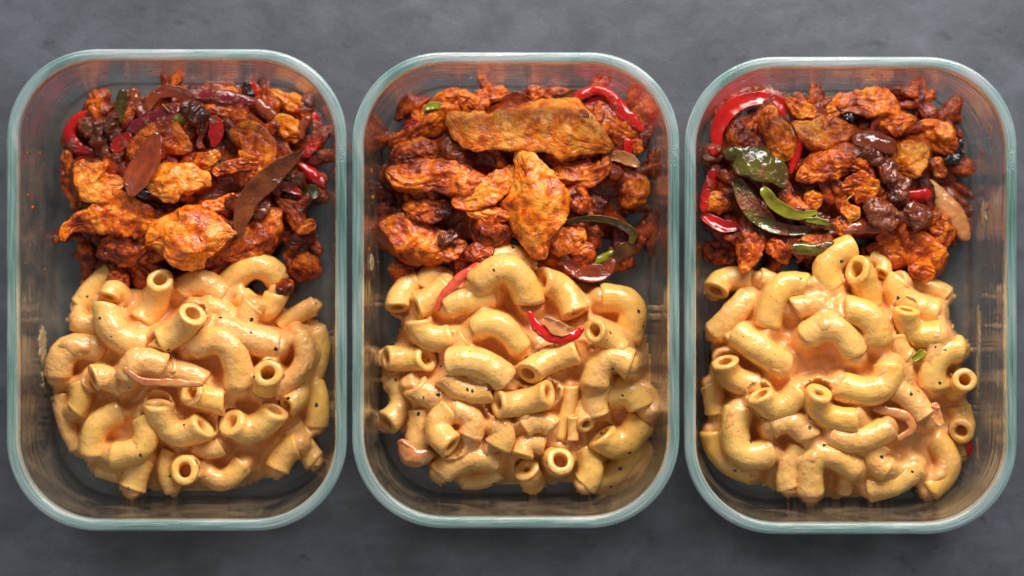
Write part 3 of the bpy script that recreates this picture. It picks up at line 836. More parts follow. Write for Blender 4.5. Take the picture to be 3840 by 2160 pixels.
m('Lp', (858, 360, 75), (785, 440, 10), (680, 500, -10), 76, "elbow with a deep dark bore facing up, above the horseshoe", .5)
m('Lp', (390, 330), (450, 470, 30), (590, 520, 10), 80, "thick shiny elbow sweeping toward the pasta centre", .6)
m('Lp', (685, 180, 75), (650, 300, -5), (570, 400), 72, "open tube standing below the chicken, tallest of its row", .4)
m('Lp', (1035, 215), (1170, 110, 35), (1290, 170), 76, "topmost crescent elbow lying right against the chicken", .1)
m('Lp', (1250, 672, 85), (1245, 700, 0), (1210, 760, -70), 78, "round tube end facing straight up near the inner wall", .4, hole=.48)
m('Lp', (845, 775, 60), (900, 800, 10), (1010, 830, -10), 72, "flat-lying elbow with an oval mouth over the double-mouthed bend", .6)
m('Lp', (665, 835, 50), (750, 985, -5), (910, 950, 50), 80, "double-mouthed bend showing both open ends", .5, hole=.42)
m('Lp', (1052, 930, 60), (1165, 970, 5), (1285, 870, 25), 80, "short bend with a yellow open mouth next to the double-mouthed one", .5)

# ---- noodles, middle box
m('Mp', (350, 210), (400, 160), (480, 190), 66, "elbow peeking out behind the yellow tube near the chicken", .6)
m('Mp', (215, 330, 60), (240, 240, -10), (320, 190, -40), 68, "open tube at the corner nearest the stray cream smear", .5)
m('Mp', (720, 80), (820, 60), (900, 130), 72, "dull elbow lowest beneath the pointed chicken tip", .7)
m('Mp', (320, 400), (370, 480), (500, 490), 76, "C-shaped elbow below the yellow tube", .5)
m('Mp', (1290, 280), (1440, 320, 10), (1420, 500), 78, "large ring-like elbow lying against the far wall", .2)
m('Mp', (300, 740), (380, 790), (470, 800), 76, "sauce-heavy elbow buried between the two wall-side noodles", 1.0)
m('Mp', (150, 935, 45), (225, 830, 0), (180, 710, -10), 70, "S-bent elbow at the wall beside the onion box, its mouth down", .5)
m('Mp', (340, 860), (325, 980), (300, 1110), 72, "upright elbow next to the brown onion patch", .9)
m('Mp', (870, 1110, 20), (900, 1045), (990, 1050), 62, "loop elbow above the bulbous one", .7)
m('Mp', (880, 960), (960, 930), (1030, 960), 62, "elbow fragment under the torn noodle strands", .8)
m('Mp', (560, 1240), (660, 1235), (750, 1190), 52, "lower half of a flat elbow pressed into the end corner sauce", .5)
m('Mp', (440, 1200), (590, 1120, 15), (730, 1130), 78, "wide reclining crescent at the end wall", .5)
m('Mp', (1500, 1090), (1430, 1210), (1290, 1260), 76, "long yellow elbow curving along the end corner", .2)
m('Mp', (520, 870), (600, 920), (590, 1010), 72, "arched elbow linking the bent tube to the lumpy chunk", .9)
m('Mp', (1205, 945, 45), (1190, 900), (1200, 850, -40), 52, "small black-mouthed tube beside the torn strands", .8)
m('Mp', (890, 1175, 40), (912, 1215, 0), (930, 1260, -50), 70, "bulbous elbow end standing at the end wall", .5, hole=.28)
m('Mp', (740, 955), (765, 1000, 10), (735, 1060), 74, "lumpy torn elbow chunk in the lower middle", .6)
m('Mp', (470, 690), (570, 760), (700, 760), 72, "elbow lying under the long shiny one", .7)
m('Mp', (1380, 490), (1310, 470), (1400, 580), 60, "slanting elbow tail behind the round mouth by the far wall", .6)
m('Mp', (495, 1055, 60), (425, 960, 0), (490, 870, -10), 76, "bent tube whose round mouth faces the end wall", .6)
m('Mp', (1070, 1130, 75), (1060, 1150, 0), (1040, 1120, -80), 76, "upturned ring elbow at the end wall with a wide hole", .3, hole=.56)
m('Mp', (1195, 1090), (1230, 1170, 10), (1200, 1260), 74, "short bright ribbed tube standing near the end wall", .0)
m('Mp', (1290, 1000, 50), (1400, 1040, 5), (1510, 920, 0), 86, "big bottom elbow with a side mouth in the double cluster", .4)
m('Mp', (1370, 800), (1480, 770, 25), (1555, 850, 20), 84, "ribbed arch elbow over the big bottom one, by the far wall", .1)
m('Mp', (1290, 710), (1255, 800, 10), (1260, 890), 76, "sauce-clotted elbow with pale lumps", .6)
m('Mp', (1440, 630, 35), (1320, 600, 15), (1250, 740, 0), 80, "bowed elbow with a small mouth toward the far wall", .6)
m('Mp', (570, 490), (545, 530), (580, 570), 58, "elbow scrap below the short arch", .8)
m('Mp', (310, 330, 10), (380, 290), (480, 215), 72, "plump yellow tube lying across near the chicken", .3)
m('Mp', (480, 320), (590, 290, 15), (720, 260), 74, "flat elbow under the red pepper streak", .5)
m('Mp', (1250, 450, 65), (1310, 480, 0), (1390, 560, -25), 70, "tube with a round mouth facing up near the far wall", .4)
m('Mp', (975, 190, 45), (1080, 240, 5), (1150, 360, 45), 80, "fat elbow with two mouths beside the topmost arch", .4, hole=.40)
m('Mp', (640, 210), (800, 130, 45), (910, 300, 0), 84, "topmost glossy arch, largest noodle of the pile", .4)
m('Mp', (630, 440), (745, 420, 35), (860, 540, 0), 76, "short arch with yellow end lying under the topmost one", .3)
m('Mp', (370, 595, 60), (265, 600, 5), (155, 595, 30), 72, "straight open-mouthed tube next to the long shiny noodle", .4)
m('Mp', (490, 620), (640, 620, 25), (780, 710), 84, "long shiny elbow in the centre without visible holes", .4)
m('Mp', (900, 675, 60), (1010, 610, 5), (1160, 560, 25), 78, "tube rising toward the far wall, oval mouth near the centre", .5)
m('Mp', (740, 835, 60), (870, 830, 0), (1008, 780, 60), 76, "short tube showing both round mouths", .4, hole=.44)
m('Mp', (1130, 740, 20), (1115, 860, 5), (1060, 1020, -10), 42, "torn noodle strand standing on end", .4, hole=.3)
m('Mp', (1140, 900, 10), (1140, 960), (1138, 1030), 32, "thin torn noodle sliver beside the longer strand", .4, hole=.3)

# ---- noodles, green-pepper box
m('Rp', (140, 240, 50), (210, 180), (340, 190), 70, "deep elbow half under the chicken, mouth at the wall", .5)
m('Rp', (380, 170), (440, 190), (490, 220), 52, "elbow under green herb bits, beneath the dark chicken", .9)
m('Rp', (1020, 150, 25), (1025, 100), (970, 60, -20), 46, "dim ring-like noodle under the lowest chicken slab", .4)
m('Rp', (1200, 220), (1290, 235), (1360, 270), 62, "pale elbow poking out beneath the big lowest chicken slab", .5)
m('Rp', (120, 730), (140, 810), (150, 880), 62, "upright elbow flattened on the wall shared with the middle box", .4)
m('Rp', (130, 980), (190, 1120), (340, 1195, 25), 72, "long deep elbow following the end corner, mouth at its tip", .2)
m('Rp', (590, 1070, 10), (535, 1170), (530, 1280, -10), 66, "upright elbow left of the end-wall claw shape", .6)
m('Rp', (830, 1210), (830, 1250), (820, 1295, -10), 46, "small elbow foot under the claw-shaped one", .8)
m('Rp', (1400, 1060), (1435, 1080), (1450, 1115), 46, "noodle scrap beside the tiny red pepper chip", .8)
m('Rp', (1100, 480), (1120, 550), (1160, 590), 60, "elbow in the dark hollow next to the grey-green herb bit", .6)
m('Rp', (430, 960), (540, 930), (640, 1010), 72, "sauced elbow above the black hollow", 1.0)
m('Rp', (560, 330), (680, 320), (770, 370), 72, "elbow sunk in sauce between the top crescents", 1.0)
m('Rp', (1000, 1060), (985, 1130), (1050, 1180), 74, "elbow beneath the sausage-like one at the end wall", .6)
m('Rp', (270, 860), (270, 1080, 15), (430, 1090), 82, "thick yellow C-shaped elbow near the end corner", .15)
m('Rp', (190, 610, 60), (240, 700), (380, 740, -10), 74, "elbow with a round mouth beside the lone sausage-like one", .5)
m('Rp', (320, 275), (230, 370, 20), (140, 465), 70, "straight plump elbow slanting to the wall of the middle box", .5)
m('Rp', (860, 10), (735, 110, 15), (770, 240), 80, "elbow rising right between the two chicken heaps", .3)
m('Rp', (1120, 190), (1130, 280, 10), (1310, 360), 76, "bent elbow behind the bright hollow-ended one", .4)
m('Rp', (1145, 340, 60), (1190, 460, 0), (1340, 465, 10), 76, "bright yellow elbow with its hollow end up by the outer wall", .15)
m('Rp', (1150, 640), (1150, 680, 10), (1150, 720), 46, "little noodle knob in the sauce", .8)
m('Rp', (1100, 760), (1190, 830), (1250, 900), 72, "elbow lost in the thick sauce near the loop of onion", 1.0)
m('Rp', (640, 480), (770, 440, 25), (880, 570), 84, "broad lumpy arch at the centre of the pile", .5)
m('Rp', (610, 220), (480, 240, 25), (420, 430, 10), 80, "tall glossy crescent with its open foot down", .3)
m('Rp', (880, 130, 80), (930, 190, 20), (955, 320, -20), 80, "ridged elbow bending down from a plugged round mouth", .2)
m('Rp', (840, 345), (960, 390, 25), (1000, 500), 84, "smooth fat elbow with one tiny crumb at its lower end", .4)
m('Rp', (1430, 550), (1310, 600, 20), (1295, 740), 82, "ridged yellow arch at the outer wall", .0)
m('Rp', (1445, 705, 75), (1435, 730, 0), (1400, 770, -80), 66, "small round tube end beside the ridged arch, facing up", .3)
m('Rp', (1430, 980, 65), (1450, 930, 0), (1430, 850, -30), 68, "round mouth near the outer wall above the tiny red chip", .4)
m('Rp', (1060, 640), (990, 760, 20), (800, 740), 82, "ribbed yellow elbow curving beside the pile's centre", .1)
m('Rp', (375, 785, 60), (470, 860, 5), (590, 770, 0), 76, "elbow with a sauce-flecked mouth, a curved belly below", .4)
m('Rp', (780, 1000), (900, 1025, 15), (1050, 960), 76, "sauce-covered elbow under the bright bent tube", .7)
m('Rp', (1300, 1030), (1370, 1160, 20), (1265, 1290, 30), 74, "yellow elbow bowed along the outer end corner, mouth down", .15)
m('Rp', (1200, 1165), (1090, 1240, 20), (955, 1280), 78, "glossy sausage-like elbow lying by the end wall", .4)
m('Rp', (650, 1310, -10), (690, 1110, 35), (890, 1180, 10), 76, "claw-shaped elbow arching over the end wall side", .6)
m('Rp', (685, 770, 75), (720, 890, 5), (890, 920, 10), 78, "bright bent tube with an oval hole on top", .3, hole=.36)
m('Rp', (265, 470), (385, 555, 35), (505, 640), 80, "lone sausage-like elbow lying on top without holes", .3)

HM_BEFORE = HM.copy()
# ---- chicken, charred-onion box
c = chk; v = veg
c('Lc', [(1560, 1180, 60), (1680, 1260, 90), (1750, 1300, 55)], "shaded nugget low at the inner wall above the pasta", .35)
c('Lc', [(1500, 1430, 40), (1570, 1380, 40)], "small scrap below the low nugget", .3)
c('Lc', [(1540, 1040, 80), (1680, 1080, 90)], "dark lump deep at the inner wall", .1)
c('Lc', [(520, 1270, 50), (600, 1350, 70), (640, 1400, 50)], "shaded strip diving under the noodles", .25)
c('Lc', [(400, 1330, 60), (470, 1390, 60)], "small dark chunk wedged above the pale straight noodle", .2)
c('Lc', [(200, 1035, 32), (275, 1070, 40)], "small dark nub hanging under the spiky piece", .2)
c('Lc', [(90, 520, 40), (95, 680, 50), (150, 800, 60), (210, 870, 60)], "long shaded strip along the outer wall", .45)
c('Lc', [(310, 1190, 50), (420, 1150, 100), (540, 1170, 80), (640, 1110, 50)], "brown slab under the spiky piece", .3)
c('Lc', [(990, 80, 35), (1080, 90, 45), (1180, 95, 50), (1240, 115, 25)], "row of small orange bits at the top edge", .5)
c('Lc', [(1000, 250, 45), (1100, 245, 45), (1210, 270, 40)], "dull chunk below the red-edged onion slab", .4)
c('Lc', [(1450, 110, 25), (1530, 160, 50), (1610, 210, 55), (1680, 250, 35)], "bright orange strip stuck to the top inner corner", .8)
c('Lc', [(1480, 830, 30), (1580, 900, 50), (1640, 1010, 45), (1720, 990, 40)], "stringy bent scrap at the inner wall", .6)
c('Lc', [(1200, 380, 60), (1310, 420, 100), (1370, 500, 110), (1330, 620, 110), (1260, 720, 55)], "broad tumbling chunk next to the long brown pepper strip", .6, ratio=.5)
c('Lc', [(1440, 385, 40), (1530, 365, 90), (1615, 400, 60)], "rounded pinkish nugget near the curved red pepper", .85)
c('Lc', [(520, 530, 50), (640, 470, 105), (760, 430, 105), (880, 480, 75)], "rough chunk half covered by the brown onion slice", .55, ratio=.5)
c('Lc', [(1110, 1190, 35), (1250, 1130, 90), (1370, 1050, 110), (1450, 950, 80), (1500, 900, 30)], "lower slab leaning on the long brown pepper strip", .5, ratio=.45)
c('Lc', [(1060, 645, 18), (1150, 610, 30), (1250, 590, 38), (1340, 580, 40)], "thin crooked scrap crossing a dark gap", .5)
c('Lc', [(940, 600, 30), (1010, 570, 52), (1090, 530, 35)], "small golden bit between chunks", .85)
c('Lc', [(170, 600, 50), (240, 680, 115), (330, 740, 115), (430, 720, 70)], "pale orange bumpy chunk near the outer wall", .9, ratio=.5, q=75)
c('Lc', [(62, 1105, 10), (95, 1010, 35), (200, 955, 60), (320, 940, 85), (470, 920, 110), (620, 940, 90), (700, 970, 30)], "spiky long strip reaching toward the outer wall", .6, ratio=.5)
c('Lc', [(640, 750, 50), (740, 720, 105), (860, 690, 115), (980, 700, 85), (1030, 730, 35)], "pale blocky chunk beneath the brown onion slice, brightest here", 1.0, ratio=.55, q=80)
c('Lc', [(990, 900, 60), (1100, 860, 40), (1195, 800, 25)], "narrow tip sticking up from the large grained slab", .6)
c('Lc', [(620, 1120, 25), (720, 1070, 110), (850, 1080, 180), (980, 1050, 170), (1100, 1050, 100), (1200, 1050, 30)], "largest grained slab just above the noodles", .75, ratio=.45, q=85, roll=-8)
# vegetables, charred-onion box
v('Lc', 'paste', [(330, 330, 55), (320, 430, 65), (370, 550, 50)], "black-brown clump inside the outer red crescent", .8)
v('Lc', 'paste', [(200, 330, 70), (280, 360, 60)], "crumbly brown paste sitting on the outer red crescent", .6)
v('Lc', 'red', [(275, 245, 25), (180, 275, 38), (112, 350, 42), (105, 430, 45), (180, 500, 45), (270, 515, 28)], "C-shaped outer ring segment", 0.50, roll=10)
v('Lc', 'paste', [(400, 270, 40), (400, 350, 50), (420, 430, 40)], "dark paste ridge along the green strip", .5)
v('Lc', 'red', [(400, 490, 40), (450, 450, 45), (500, 400, 30)], "small crimson lump at the base of the stained onion", 0.55)
v('Lc', 'green', [(462, 110, 30), (455, 210, 45), (440, 310, 38)], "upright olive strip with a bright wet glint", .2)
v('Lc', 'onion', [(530, 110, 40), (560, 220, 40), (600, 270, 40)], "brown slice beside the upright green strip", .6)
v('Lc', 'onion', [(620, 230, 25), (690, 130, 38), (800, 110, 38), (900, 145, 38), (970, 230, 30)], "arched brown slice at the top edge", .4)
v('Lc', 'crimson', [(510, 390, 38), (600, 320, 52), (700, 280, 48), (810, 225, 45)], "crimson-stained bumpy slice", .4)
v('Lc', 'lime', [(750, 315, 28), (850, 300, 48), (935, 290, 38)], "small strip with one lime-green patch", .3)
v('Lc', 'paste', [(880, 200, 50), (960, 280, 60), (980, 350, 40)], "brown paste mound above the hanging red tip", .5)
v('Lc', 'red', [(1060, 480, 12), (1078, 400, 50), (1075, 320, 45), (1040, 280, 22)], "pointed shiny tip hanging into a dark gap", 0.45, q=75)
v('Lc', 'onion', [(1340, 175, 42), (1400, 230, 48), (1465, 300, 38)], "grey-brown rolled slice near the top corner", .3, ratio=.7)
v('Lc', 'crimson', [(940, 155, 22), (1040, 150, 52), (1180, 170, 58), (1330, 190, 32)], "flat brownish slab with a thin red edge", .7, q=75)
v('Lc', 'red', [(1320, 60, 26), (1330, 130, 26), (1330, 190, 18)], "short red sliver behind the black skin flake", 0.35)
v('Lc', 'black', [(1275, 55, 28), (1300, 130, 32), (1330, 195, 20)], "curled glossy black flake at the top", .1)
v('Lc', 'red', [(1735, 260, 22), (1750, 370, 32), (1720, 470, 36), (1665, 540, 20)], "long curve following the inner wall", 0.60)
v('Lc', 'onion', [(1690, 290, 36), (1650, 350, 30), (1640, 420, 25)], "thin brown slice beside the long red curve", .5)
v('Lc', 'red', [(1600, 575, 18), (1680, 630, 42), (1755, 695, 45), (1795, 740, 22)], "bright glossy strip touching the inner wall", 0.40, q=75)
v('Lc', 'green', [(1680, 780, 55), (1740, 785, 52)], "dark green square bit below the glossy red strip", .2)
v('Lc', 'paste', [(1560, 660, 45), (1640, 720, 50)], "purple-brown clump between the two red strips", .6)
v('Lc', 'red', [(1480, 735, 32), (1560, 745, 38), (1640, 790, 18)], "reddish wedge beside the long brown strip's bend", 0.85)
v('Lc', 'olive_blade', [(1650, 508, 12), (1560, 570, 50), (1410, 690, 78), (1285, 830, 72), (1240, 960, 55), (1230, 1070, 22)], "long brown-green blade sweeping over the chicken", .30, q=78, roll=-20, ratio=.28, cup=1.4)
v('Lc', 'paste', [(1330, 810, 40), (1400, 860, 45), (1340, 930, 40)], "dark clotted paste on the long blade's inner curve", .6, q=40)
v('Lc', 'onion', [(690, 405, 42), (640, 540, 92), (560, 690, 92), (520, 790, 40)], "translucent brown slice with charred end lying on top", .35, q=75)
v('Lc', 'black', [(560, 790, 30), (610, 805, 35), (650, 790, 20)], "burnt black tip under the brown slice", .2, q=50)

# ---- chicken, middle box
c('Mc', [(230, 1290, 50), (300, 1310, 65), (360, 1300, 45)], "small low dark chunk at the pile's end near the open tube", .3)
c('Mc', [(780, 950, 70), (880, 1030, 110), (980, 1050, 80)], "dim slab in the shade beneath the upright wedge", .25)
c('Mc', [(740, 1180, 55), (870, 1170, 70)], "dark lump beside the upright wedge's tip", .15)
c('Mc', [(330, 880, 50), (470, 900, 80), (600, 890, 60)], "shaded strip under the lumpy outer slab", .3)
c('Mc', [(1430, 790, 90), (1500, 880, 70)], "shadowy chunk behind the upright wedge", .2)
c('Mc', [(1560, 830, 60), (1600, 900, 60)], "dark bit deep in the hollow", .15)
c('Mc', [(1440, 1190, 60), (1540, 1170, 60)], "shaded chunk inside the green loop", .35)
c('Mc', [(1250, 1230, 45), (1350, 1270, 65), (1430, 1320, 45)], "dark red-brown chunk above the fat two-mouthed noodle", .3)
c('Mc', [(380, 275, 42), (430, 265, 30)], "small orange bit behind the folded strip", .6)
c('Mc', [(250, 540, 50), (400, 505, 65), (550, 510, 50)], "shaded bar under the folded strip", .35)
c('Mc', [(780, 145, 40), (870, 130, 50), (975, 115, 42)], "knobbly little strip at the top edge", .65)
c('Mc', [(1130, 125, 42), (1220, 110, 38), (1280, 140, 25)], "speckled small bit at the top edge beside the red patch", .6)
c('Mc', [(1580, 230, 60), (1670, 310, 85), (1760, 370, 80), (1830, 430, 50)], "tall rear chunk under the red ribbon", .55)
c('Mc', [(1850, 440, 30), (1850, 520, 30)], "orange reflection built as a thin sliver at the pepper-box wall", .7)  # orange reflection in the glass, modelled as a solid sliver
c('Mc', [(240, 455, 28), (340, 400, 50), (470, 320, 78), (590, 220, 85), (660, 120, 55)], "folded strip climbing to the top edge", .55, ratio=.5)
c('Mc', [(680, 130, 45), (750, 190, 50), (780, 230, 30)], "bright crease of the folded strip's tip", .6)
c('Mc', [(210, 645, 45), (330, 690, 95), (480, 670, 105), (620, 680, 100), (750, 720, 85), (860, 700, 30)], "lumpy long slab toward the onion box", .5, ratio=.5)
c('Mc', [(1680, 630, 42), (1760, 690, 72), (1830, 760, 95), (1850, 850, 70)], "craggy dark-crusted chunk near the wall of the pepper box", .5)
c('Mc', [(1200, 570, 34), (1330, 545, 32), (1470, 530, 22)], "thin upper strand of the bundle by the long strip", .55)
c('Mc', [(1300, 600, 24), (1420, 612, 32), (1540, 580, 22)], "middle strand of the bundle by the long strip", .6)
c('Mc', [(1310, 650, 50), (1450, 675, 52), (1580, 650, 60), (1645, 590, 42), (1640, 540, 22)], "hook-shaped fibrous strip behind the upright wedge", .7, ratio=.5)
c('Mc', [(730, 900, 28), (860, 915, 38), (990, 935, 38)], "narrow strip hidden under the diagonal one", .55)
c('Mc', [(500, 1170, 50), (600, 1150, 85), (700, 1130, 55)], "orange cube beside the big knob", .6)
c('Mc', [(110, 1000, 55), (200, 1030, 115), (330, 1090, 140), (450, 1120, 110), (560, 1080, 55)], "big rough knob jutting toward the onion box", .6, ratio=.5)
c('Mc', [(1290, 1130, 65), (1400, 1080, 85), (1485, 1040, 50)], "crusty piece behind the wedge's lower edge", .65)
c('Mc', [(1480, 1130, 50), (1500, 1200, 50), (1440, 1230, 30)], "fibrous scrap between wedge and green loop", .6)
c('Mc', [(640, 850, 30), (760, 825, 62), (880, 755, 68), (1000, 680, 62), (1060, 615, 40)], "diagonal smooth strip pointing at the outer knob", .7, ratio=.55, q=70)
c('Mc', [(610, 265, 30), (700, 340, 95), (860, 380, 115), (1050, 355, 155), (1250, 340, 155), (1420, 370, 140), (1570, 430, 90), (1690, 490, 25)],
  "longest thick strip laid across the top", .95, ratio=.55, q=88, roll=-16)
c('Mc', [(1085, 520, 60), (1130, 620, 92), (1170, 740, 140), (1190, 880, 165), (1180, 1010, 140), (1190, 1120, 78), (1235, 1215, 20)],
  "upright pale wedge hanging toward the pasta, dipped in sauce", .95, ratio=.46, q=90, roll=12)
# vegetables, middle box
v('Mc', 'paste', [(560, 470, 40), (640, 500, 70), (700, 560, 50)], "blackened clump between the folded strip and the lumpy slab", 1.0)
v('Mc', 'paste', [(560, 1100, 50), (640, 1070, 50)], "dark paste lump on the orange cube", .6)
v('Mc', 'lime', [(450, 225, 18), (500, 207, 26), (560, 210, 20)], "short pale bit behind the folded strip", .1)
v('Mc', 'red', [(325, 325, 22), (395, 312, 22)], "small sliver near the folded strip", 0.45)
v('Mc', 'red', [(955, 190, 32), (1050, 160, 52), (1140, 175, 32)], "pasty patch behind the longest strip", 0.75)
v('Mc', 'red', [(1790, 530, 25), (1800, 440, 32)], "upright sliver under the ribbon's end", 0.35)
v('Mc', 'olive', [(1300, 150, 30), (1370, 170, 55), (1440, 130, 50)], "brown-coated inner end of the red ribbon", .9)
v('Mc', 'red', [(1400, 200, 22), (1490, 125, 38), (1600, 95, 34), (1690, 150, 42), (1750, 260, 60), (1820, 320, 55), (1895, 372, 18)], "long twisting ribbon arching at the top", 0.35, twist=80, q=75)
v('Mc', 'red', [(1500, 200, 16), (1590, 165, 22), (1650, 175, 14)], "bright inner fold under the twisting ribbon", 0.25)
v('Mc', 'sauced_onion', [(1650, 545, 28), (1720, 540, 38), (1800, 565, 42), (1860, 600, 22)], "pink translucent slice beside the longest strip's tip", .3, q=75)
v('Mc', 'olive', [(1820, 1110, 28), (1790, 1150, 50), (1700, 1210, 50), (1660, 1280, 50)], "brown skin curling down from the green loop", .4)
v('Mc', 'green', [(1380, 965, 14), (1500, 942, 24), (1640, 950, 28), (1760, 990, 30), (1835, 1050, 30), (1825, 1110, 25)], "thin loop arching out from the wedge", .3, roll=35, q=75)
v('Mc', 'onion', [(1350, 1200, 28), (1430, 1280, 48), (1550, 1320, 62), (1640, 1300, 50), (1690, 1230, 30)], "glossy dark slice above the noodles", .4, q=72)
v('Mc', 'lime', [(1530, 1270, 22), (1620, 1222, 30), (1690, 1172, 20)], "bright straight strip crossing the brown skin", .05, q=80)

# ---- chicken, green-pepper box
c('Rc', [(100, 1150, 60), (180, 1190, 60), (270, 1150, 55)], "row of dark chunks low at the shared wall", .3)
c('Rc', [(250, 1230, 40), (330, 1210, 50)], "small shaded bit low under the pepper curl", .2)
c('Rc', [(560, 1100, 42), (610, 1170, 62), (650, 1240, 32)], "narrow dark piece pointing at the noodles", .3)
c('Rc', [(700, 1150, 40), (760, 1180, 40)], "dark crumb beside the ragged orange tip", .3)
c('Rc', [(1660, 960, 80), (1680, 1060, 70), (1650, 1150, 50)], "upright piece at the edge above the lowest slab", .5)
c('Rc', [(1640, 570, 40), (1685, 660, 42)], "smooth orange strip behind the pink piece", .6)
c('Rc', [(1290, 340, 60), (1400, 330, 62), (1500, 300, 32)], "small cluster behind the brown onion", .6)
c('Rc', [(660, 170, 30), (750, 230, 55), (850, 275, 32)], "bright strip behind the red ring's end", .85)
c('Rc', [(340, 330, 60), (350, 420, 85), (450, 450, 70)], "crumbly brown mass inside the red ring", .4)
c('Rc', [(930, 250, 30), (1050, 190, 52), (1200, 190, 78), (1330, 220, 68), (1390, 235, 35)], "top strip with a blackened end", .65, char=.9, ratio=.5)
c('Rc', [(1540, 340, 50), (1640, 400, 82), (1740, 480, 72), (1780, 530, 30)], "outlying knobbly piece rimmed with char", .6, char=.6, ratio=.5)
c('Rc', [(1200, 1150, 35), (1320, 1180, 85), (1450, 1150, 130), (1570, 1190, 120), (1630, 1280, 70)], "lowest broad slab hanging over the noodles", .5, ratio=.42)
c('Rc', [(1490, 1290, 60), (1610, 1330, 45)], "squared lower corner of the broad slab", .5)
c('Rc', [(95, 900, 25), (170, 850, 65), (285, 845, 50)], "orange ragged piece by the shared wall", .7)
c('Rc', [(405, 950, 55), (420, 1070, 75), (400, 1190, 62), (360, 1310, 22)], "tongue-shaped dark piece pointing into the pasta", .35)
c('Rc', [(780, 1090, 50), (860, 1110, 62), (930, 1080, 42)], "ragged orange piece under the green blade", .65)
c('Rc', [(550, 220, 35), (540, 310, 60), (600, 420, 88), (650, 540, 60)], "upright crooked piece inside the red ring", .65, q=70)
c('Rc', [(1340, 620, 50), (1440, 570, 110), (1540, 500, 95), (1575, 470, 45)], "clean bright fibrous chunk toward the outer side", .9, ratio=.5, q=70)
c('Rc', [(730, 690, 35), (820, 640, 82), (950, 580, 95), (1080, 560, 80), (1170, 610, 50)], "long glazed chunk in the middle of the heap", .5, ratio=.5, q=70)
c('Rc', [(705, 325, 35), (790, 380, 75), (900, 400, 100), (1020, 380, 80), (1090, 370, 30)], "bright blunt chunk resting against the red ring", .85, ratio=.48, q=72)
c('Rc', [(1030, 745, 32), (1120, 720, 80), (1220, 760, 75)], "rough chunk with a herb needle beneath the glazed one", .6, char=.7)
c('Rc', [(790, 800, 38), (840, 815, 52), (890, 810, 22)], "tiny bright chip in the dark centre", .7)
c('Rc', [(1030, 960, 55), (1060, 1060, 45)], "small piece just above the rising noodle", .5)
# vegetables, green-pepper box
v('Rc', 'red', [(100, 940, 30), (220, 1005, 46), (330, 1010, 28)], "low curve at the shared wall under the ragged piece", 0.40)
v('Rc', 'red', [(165, 640, 34), (140, 740, 44), (115, 840, 40), (95, 900, 22)], "upright strip along the shared wall", 0.40)
v('Rc', 'paste', [(110, 480, 40), (140, 540, 70), (120, 600, 45)], "dark crusted knob at the shared wall with a red bead", .9)
v('Rc', 'red', [(160, 490, 26), (175, 530, 26)], "shiny bead set in the crusted knob", 0.25, ratio=.8, q=85)
v('Rc', 'red', [(735, 400, 32), (730, 480, 36), (705, 560, 36), (680, 650, 20)], "shaded lower run of the big ring", 0.35, q=50)
v('Rc', 'red', [(190, 415, 32), (190, 310, 46), (255, 195, 55), (360, 125, 52), (480, 105, 46), (600, 145, 52), (680, 225, 44), (725, 315, 22)], "big bright ring arching over the corner", 0.37, q=75)
v('Rc', 'paste', [(720, 900, 45), (840, 960, 50), (930, 1000, 40)], "brown paste among the green blades", .6)
v('Rc', 'green', [(700, 1150, 42), (850, 1160, 42), (960, 1130, 35)], "dark strip lying deep above the noodles", .5)
v('Rc', 'onion', [(1030, 1030, 30), (1150, 1000, 50), (1280, 1010, 40)], "dark glossy slice beneath the pasty mound", .5)
v('Rc', 'green', [(320, 700, 40), (380, 830, 62), (460, 940, 62), (570, 1010, 46), (700, 1035, 36), (860, 1025, 32), (990, 1035, 20)], "long dark blade sweeping under the curl", .55, q=72)
v('Rc', 'green', [(260, 530, 42), (320, 520, 60), (400, 520, 60), (470, 520, 50)], "flat upper flap of the curl", .3)
v('Rc', 'green', [(330, 620, 60), (400, 590, 110), (500, 600, 125), (590, 660, 85), (640, 740, 35)], "big curled lobe smeared with brown paste", .45, q=75, ratio=.24)
v('Rc', 'lime', [(500, 760, 32), (560, 845, 42), (640, 900, 42), (740, 930, 34), (850, 910, 14)], "bright yellow-green tapering blade below the curl", -.1, q=78)
v('Rc', 'lime', [(790, 960, 18), (860, 965, 22), (930, 985, 16)], "thin pale edge next to the long dark blade", -.2, q=78)
v('Rc', 'red', [(1400, 805, 32), (1490, 800, 42), (1590, 790, 45)], "square-ended bit by the outlying pink piece", 0.35, q=74)
v('Rc', 'onion', [(870, 210, 22), (890, 275, 42)], "small wet nub behind the bright blunt chunk", .3)
v('Rc', 'black', [(990, 215, 18), (1040, 270, 26), (1090, 300, 22)], "charred flake below the top strip", .3)
v('Rc', 'onion', [(1110, 430, 52), (1220, 440, 72), (1350, 480, 60)], "swollen brown slice in the upper middle", .35, ratio=.6, q=70)
v('Rc', 'paste', [(1090, 500, 32), (1200, 540, 52), (1300, 600, 60), (1350, 690, 50)], "glistening dark ridge running down the heap", .6, q=70)
v('Rc', 'paste', [(1330, 680, 60), (1410, 740, 70), (1370, 820, 60)], "wet brown mound above the square red bit", .6)
v('Rc', 'paste', [(1200, 850, 52), (1300, 930, 88), (1400, 950, 58)], "blackish lump with an orange underside", 1.0)
v('Rc', 'paste', [(1430, 900, 52), (1520, 940, 92), (1600, 930, 42)], "crimson-brown mound near the pink piece", .5)
v('Rc', 'black', [(1700, 575, 14), (1770, 560, 26), (1810, 490, 22), (1800, 430, 12)], "burnt crescent edging the outlying piece", .2, q=70)
c('Rc', [(1040, 885, 48), (1110, 930, 55)], "golden cube sitting on top near the noodle", 1.1, q=80, rough=.5)
c('Rc', [(990, 975, 20), (1005, 1020, 20)], "tiny orange crumb beside the golden cube", .9, q=80)
